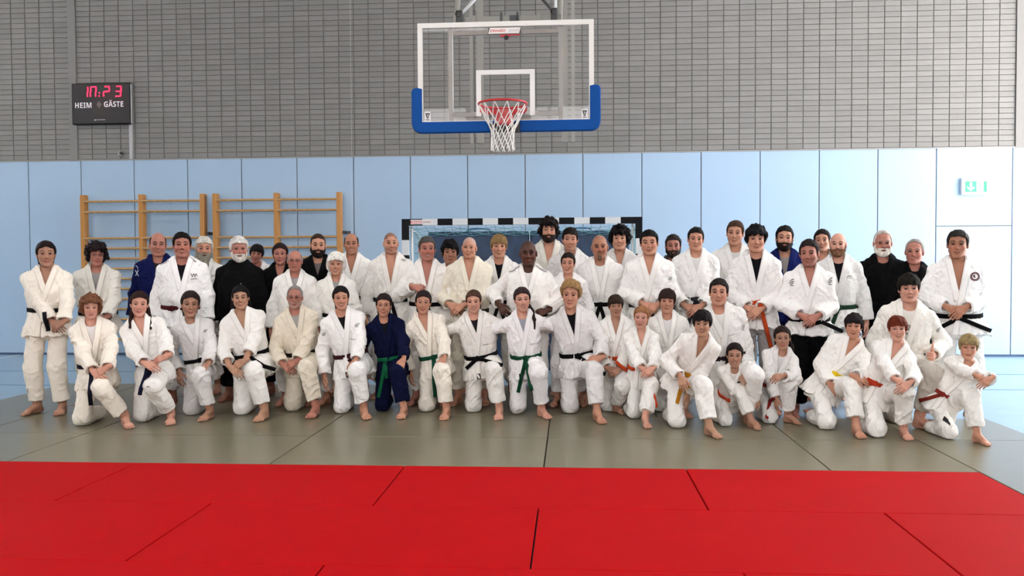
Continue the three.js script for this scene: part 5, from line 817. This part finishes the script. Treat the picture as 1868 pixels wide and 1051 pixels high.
  {n: "woman with drawn-back brown hair in a black gi", "pose": "s", "x": -3.224, "z": -9.2, "s": 0.958, "hs": 1.009, "skin": "#ab7262", "f": 1, "w": 1.04, "hair": "pulled", "hc": "#241816", "gi": "#09090b", "belt": "#0f0f12", "row": 2},
  {n: "bald man with glasses and reddish face in white gi and grey shirt", "pose": "s", "x": -2.841, "z": -8.55, "s": 0.913, "hs": 0.925, "skin": "#ab7262", "w": 1.06, "hair": "sides", "hc": "#8a7f78", "specs": 1, "gi": "#ebe7e2", "shirt": "#93908f", "ruddy": 0.55, "qc": 0.6, "brow": "#8a7a70", "row": 2},
  {n: "man with short hair and dark full beard in a black gi", "pose": "s", "x": -2.855, "z": -9.4, "s": 1.018, "hs": 1.092, "skin": "#bd8870", "w": 1.1, "hair": "buzz", "hc": "#3a2a22", "beard": "full", "bc": "#1c1412", "gi": "#09090b", "belt": "#0f0f12", "shirt": "#6e6462", "row": 2},
  {n: "elderly woman with white bobbed hair and black belt", "pose": "s", "x": -2.424, "z": -8.6, "s": 0.885, "hs": 0.975, "skin": "#bd8870", "f": 1, "w": 0.95, "hair": "bob", "hc": "#d5d0c8", "gi": "#e9e5de", "shirt": "#8e8b8a", "belt": "#0c0b0e", "smile": 2, "bq": 0.2, "brow": "#9a9088", "row": 2},
  {n: "tall smiling man with receding dark hair beside the wall bars", "pose": "s", "x": -2.418, "z": -9.2, "s": 1.031, "hs": 0.99, "skin": "#a8745c", "w": 0.98, "hair": "sides", "hc": "#241b18", "gi": "#ebe7e2", "belt": "#0c0b0e", "smile": 2, "bq": 0.2, "badges": [{"arm": 1, "t": 0.45, "wid": 0.025, "hgt": 0.05, "m": "#33292c"}], "row": 2},
  {n: "bald man with stubble and deep open collar, black belt", "pose": "s", "x": -1.944, "z": -9.05, "s": 1.029, "hs": 0.995, "skin": "#bd8870", "w": 1.04, "scalp": "#4a3a34", "stubble": "#3a2b26", "gi": "#e2ddd7", "belt": "#0c0b0e", "qc": 0.42, "brow": "#33251f", "badges": [{"sho": 1, "t": 0.8, "wid": 0.06, "hgt": 0.04, "m": "logo", "dir": [0, 0.6, 0.8]}, {"tx": 0.1, "q": 0.45, "wid": 0.06, "hgt": 0.02, "m": "script"}], "row": 2},
  {n: "grinning grey-haired man with flushed face, hand held to his chest", "pose": "s", "x": -1.48, "z": -8.65, "s": 0.98, "hs": 1.044, "h": [{"p": [-0.107, 1.222, 0.201], "d": [0.917, -0.306, 0.255], "b": [0, 0.55, 0.83], "t": "grip"}, undefined], "skin": "#ab7262", "w": 1.08, "hair": "short", "hc": "#4a4644", "gi": "#e9e4de", "smile": 2, "belt": "#0c0b0e", "ruddy": 0.7, "qc": 0.5, "bq": 0.22, "brow": "#5a4a44", "row": 2},
  {n: "young man with black fringe looking out between two men", "pose": "s", "x": -1.349, "z": -9.4, "s": 0.956, "hs": 1.1, "skin": "#a8745c", "w": 0.9, "hair": "messy", "hc": "#0f0c0e", "gi": "#ebe7e2", "row": 2},
  {n: "bald older man in a cream gi with clasped hands", "pose": "s", "x": -1.042, "z": -8.65, "s": 0.993, "hs": 0.945, "h": [{"p": [-0.181, 1.039, 0.2], "d": [0.82, -0.5, 0.3], "b": [0.1, 0.45, 0.9], "t": "relax"}, {"p": [-0.032, 1.034, 0.24], "d": [-0.82, -0.52, 0.25], "b": [-0.1, 0.45, 0.9], "t": "relax"}], "skin": "#bd8870", "w": 1.1, "scalp": "#a89a92", "gi": "#e4dcca", "belt": "#2a2420", "bq": 0.05, "qc": 0.55, "brow": "#8a7a70", "row": 2},
  {n: "young man with blond fringe and black undershirt", "pose": "s", "x": -0.783, "z": -9.2, "s": 1.001, "hs": 1.053, "skin": "#bd8870", "w": 0.92, "hair": "fringe", "hc": "#7d6340", "gi": "#e4e0db", "shirt": "#17161a", "qc": 0.5, "belt": "#0c0b0e", "brow": "#6a5238", "row": 2},
  {n: "broad dark-skinned bald man in white gi with shoulder stripes", "pose": "s", "x": -0.428, "z": -8.5, "s": 0.943, "hs": 1.075, "h": [{"p": [-0.286, 1.041, 0.142], "d": [0.605, -0.756, 0.252], "b": [-0.2, 0.3, 0.9], "t": "relax"}, {"p": [0.194, 0.985, 0.202], "d": [-0.917, -0.306, 0.255], "b": [0, 0.55, 0.83], "t": "relax"}], "skin": "#4c2c20", "w": 1.22, "belly": 0.12, "gi": "#efebe6", "shirt": "#d8d4d0", "scalp": "#3a2620", "qc": 0.6, "brow": "#1a1210", "badges": [{"sho": 0, "t": 0.7, "wid": 0.12, "hgt": 0.03, "m": "stripes", "r": 0.35, "dir": [0, 0.7, 0.7]}, {"sho": 1, "t": 0.7, "wid": 0.12, "hgt": 0.03, "m": "stripes", "r": -0.35, "dir": [0, 0.7, 0.7]}], "belt": "#0c0b0e", "bq": 0.1, "se": 0.9, "eye": "#120a08", "row": 2},
  {n: "tallest man, with wild dark curls and beard, under the goal bar", "pose": "s", "x": -0.252, "z": -9.75, "s": 1.121, "hs": 1.1, "skin": "#bd8870", "w": 1, "hair": "curly", "hc": "#17100f", "beard": "full", "bc": "#241814", "gi": "#d8d2c8", "qc": 0.5, "brow": "#1d1412", "row": 2},
  {n: "dark-haired young man beside the tall curly-haired man", "pose": "s", "x": -0.007, "z": -9.35, "s": 1.051, "hs": 1.039, "skin": "#bd8870", "w": 0.98, "hair": "crop", "hc": "#17110f", "gi": "#d9d5d2", "stubble": "#6a4a40", "row": 2},
  {n: "short smiling teenager with dark hair in front of the goal", "pose": "s", "x": -0.029, "z": -8.6, "s": 0.889, "hs": 0.886, "skin": "#bd8870", "w": 0.88, "hair": "short", "hc": "#1d1413", "gi": "#efecea", "smile": 1, "row": 2},
  {n: "stocky bald man with moustache, white undershirt and black belt", "pose": "s", "x": 0.301, "z": -8.85, "s": 0.988, "hs": 1.053, "skin": "#a8745c", "w": 1.16, "scalp": "#8a6552", "beard": "goatee", "bc": "#6b5546", "gi": "#e6e2de", "shirt": "#dbd8d6", "belt": "#0c0b0e", "qc": 0.42, "bq": 0.18, "ruddy": 0.5, "brow": "#4a352a", "row": 2},
  {n: "man with curly black hair at the right goal post", "pose": "s", "x": 0.548, "z": -9.6, "s": 1.053, "hs": 1.1, "skin": "#bd8870", "w": 1, "hair": "curly", "hc": "#120e10", "gi": "#d6d1cd", "brow": "#1a1212", "row": 2},
  {n: "smiling man with black hair and round face, hands clasped before him", "pose": "s", "x": 0.792, "z": -8.65, "s": 1.012, "hs": 1.048, "h": [{"p": [-0.081, 1.043, 0.21], "d": [0.82, -0.5, 0.3], "b": [0.1, 0.45, 0.9], "t": "relax"}, {"p": [0.07, 1.038, 0.25], "d": [-0.82, -0.52, 0.25], "b": [-0.1, 0.45, 0.9], "t": "relax"}], "skin": "#bd8870", "w": 1.14, "belly": 0.05, "hair": "short", "hc": "#0f0c0f", "smile": 1, "gi": "#ece8e4", "belt": "#221e24", "bq": 0.12, "hw": 1.06, "ruddy": 0.5, "badges": [{"arm": 1, "t": 0.4, "wid": 0.05, "hgt": 0.04, "m": "logo"}], "brow": "#171112", "row": 2},
  {n: "dark-bearded man peeking between two young men", "pose": "s", "x": 1.141, "z": -9.55, "s": 0.999, "hs": 1.052, "skin": "#ab7262", "w": 1, "hair": "short", "hc": "#2a211f", "beard": "full", "bc": "#2b211d", "gi": "#4a4548", "row": 2},
  {n: "slim young man with short dark hair and clasped hands", "pose": "s", "x": 1.287, "z": -8.85, "s": 1.041, "hs": 0.997, "h": [{"p": [-0.137, 1.015, 0.2], "d": [0.82, -0.5, 0.3], "b": [0.1, 0.45, 0.9], "t": "relax"}, {"p": [0.02, 1.01, 0.24], "d": [-0.82, -0.52, 0.25], "b": [-0.1, 0.45, 0.9], "t": "relax"}], "skin": "#bd8870", "w": 0.98, "hair": "short", "hc": "#171213", "gi": "#e6e3e0", "shirt": "#d6d4d2", "belt": "#2a2830", "bq": 0.17, "row": 2},
  {n: "tall man with short brown hair in the back row", "pose": "s", "x": 1.774, "z": -9.3, "s": 1.081, "hs": 1.1, "skin": "#bd8870", "w": 1.06, "hair": "short", "hc": "#3d2a20", "gi": "#e4e0dc", "shirt": "#d4d0cc", "smile": 1, "row": 2},
  {n: "young man with messy black hair, black shirt and orange belt, holding the knot", "pose": "s", "x": 1.813, "z": -8.45, "s": 1.05, "hs": 1.1, "y": 0, "h": [{"p": [-0.114, 1.049, 0.18], "d": [0.82, -0.5, 0.3], "b": [0.1, 0.45, 0.9], "t": "relax"}, {"p": [0.002, 1.044, 0.22], "d": [-0.82, -0.52, 0.25], "b": [-0.1, 0.45, 0.9], "t": "relax"}], "skin": "#bd8870", "w": 1, "hair": "messy", "hc": "#0f0d10", "gi": "#e9e5e2", "pants": "#a9a3a1", "shirt": "#0f0f12", "belt": "#b3421f", "row": 1, "bq": 0.2, "qc": 0.48, "tails": [[0.25, 0.42]], "kx": 0.03, "crew": 0.062, "brow": "#120e10"},
  {n: "bearded man in a blue gi at the right", "pose": "s", "x": 2.297, "z": -9.3, "s": 1.069, "hs": 1.1, "y": 0, "skin": "#bd8870", "w": 1.04, "hair": "short", "hc": "#15110f", "beard": "full", "bc": "#1b1412", "gi": "#121c52", "shirt": "#8d8482", "qc": 0.45, "brow": "#1a1412", "row": 2},
  {n: "dark-haired man in white gi over black hakama, hands clasped", "pose": "s", "x": 2.269, "z": -8.25, "s": 0.957, "hs": 1.075, "y": 0, "h": [{"p": [-0.131, 0.992, 0.21], "d": [0.82, -0.5, 0.3], "b": [0.1, 0.45, 0.9], "t": "relax"}, {"p": [0.012, 0.987, 0.25], "d": [-0.82, -0.52, 0.25], "b": [-0.1, 0.45, 0.9], "t": "relax"}], "skin": "#ab7262", "w": 1.1, "hair": "short", "hc": "#1d1513", "stubble": "#3d2a24", "gi": "#ece9e6", "pants": "#09090b", "hakama": 1, "row": 1, "belt": "#0c0b0e", "bq": 0.08, "tails": [[1.1, 0.24], [-1.2, 0.16]], "kx": 0.1, "badges": [{"arm": 0, "t": 0.12, "wid": 0.045, "hgt": 0.08, "m": "logo"}, {"arm": 1, "t": 0.08, "wid": 0.06, "hgt": 0.08, "m": "logo"}], "hy": -0.15, "qh": -0.22},
  {n: "dark-haired man looking over the shoulder of the man in hakama", "pose": "s", "x": 2.722, "z": -9.4, "s": 1.058, "hs": 1.011, "y": 0, "skin": "#bd8870", "w": 0.98, "hair": "short", "hc": "#17110f", "gi": "#7a6a58", "row": 2},
  {n: "bald man with light brown beard in white gi, green belt", "pose": "s", "x": 2.722, "z": -8.85, "s": 1.024, "hs": 0.995, "y": 0, "skin": "#c99480", "w": 1, "beard": "full", "bc": "#6b4a36", "gi": "#dfdcd9", "shirt": "#141418", "belt": "#1c3527", "qc": 0.48, "bq": 0.12, "badges": [{"tx": 0.095, "q": 0.67, "wid": 0.07, "hgt": 0.04, "m": "chest"}], "brow": "#4a3428", "tails": [[-0.35, 0.16]], "row": 2},
  {n: "man with white hair and white beard in a black gi", "pose": "s", "x": 3.219, "z": -9.0, "s": 1.025, "hs": 1.1, "y": 0, "skin": "#ab7262", "w": 1.12, "hair": "receding", "hc": "#b5b0aa", "beard": "full", "bc": "#d8d2c6", "gi": "#09090b", "pants": "#09090b", "shirt": "#0c0c0e", "belt": "#0c0c0e", "qc": 0.55, "brow": "#a49a90", "row": 2},
  {n: "elderly man with thin grey hair in a black jacket", "pose": "s", "x": 3.48, "z": -8.85, "s": 0.966, "hs": 1.073, "y": 0, "skin": "#ab7262", "w": 1.06, "hair": "receding", "hc": "#8f8a86", "gi": "#09090b", "pants": "#09090b", "shirt": "#0c0c0e", "qc": 0.75, "belt": "#0c0c0e", "ruddy": 0.6, "brow": "#7a6e68", "row": 2},
  {n: "big man standing at the far right with a round chest emblem and black belt", "pose": "s", "x": 3.617, "z": -8.2, "s": 1.004, "hs": 1.1, "y": 0, "h": [{"p": [-0.188, 1.072, 0.22], "d": [0.82, -0.5, 0.3], "b": [0.1, 0.45, 0.9], "t": "relax"}, {"p": [-0.038, 1.067, 0.26], "d": [-0.82, -0.52, 0.25], "b": [-0.1, 0.45, 0.9], "t": "relax"}], "skin": "#a8745c", "w": 1.2, "belly": 0.1, "hair": "short", "hc": "#26221f", "smile": 1, "gi": "#f0edea", "row": 1, "belt": "#0c0b0e", "bq": 0.06, "qc": 0.42, "tails": [[1.15, 0.3], [-1.0, 0.16]], "kx": 0.0, "badges": [{"tx": 0.135, "q": 0.74, "wid": 0.085, "hgt": 0.085, "m": "emblem"}], "ruddy": 0.5, "brow": "#3a2c24"},
];
for (const p of PEOPLE) person(p);
renderer.render(scene, camera);
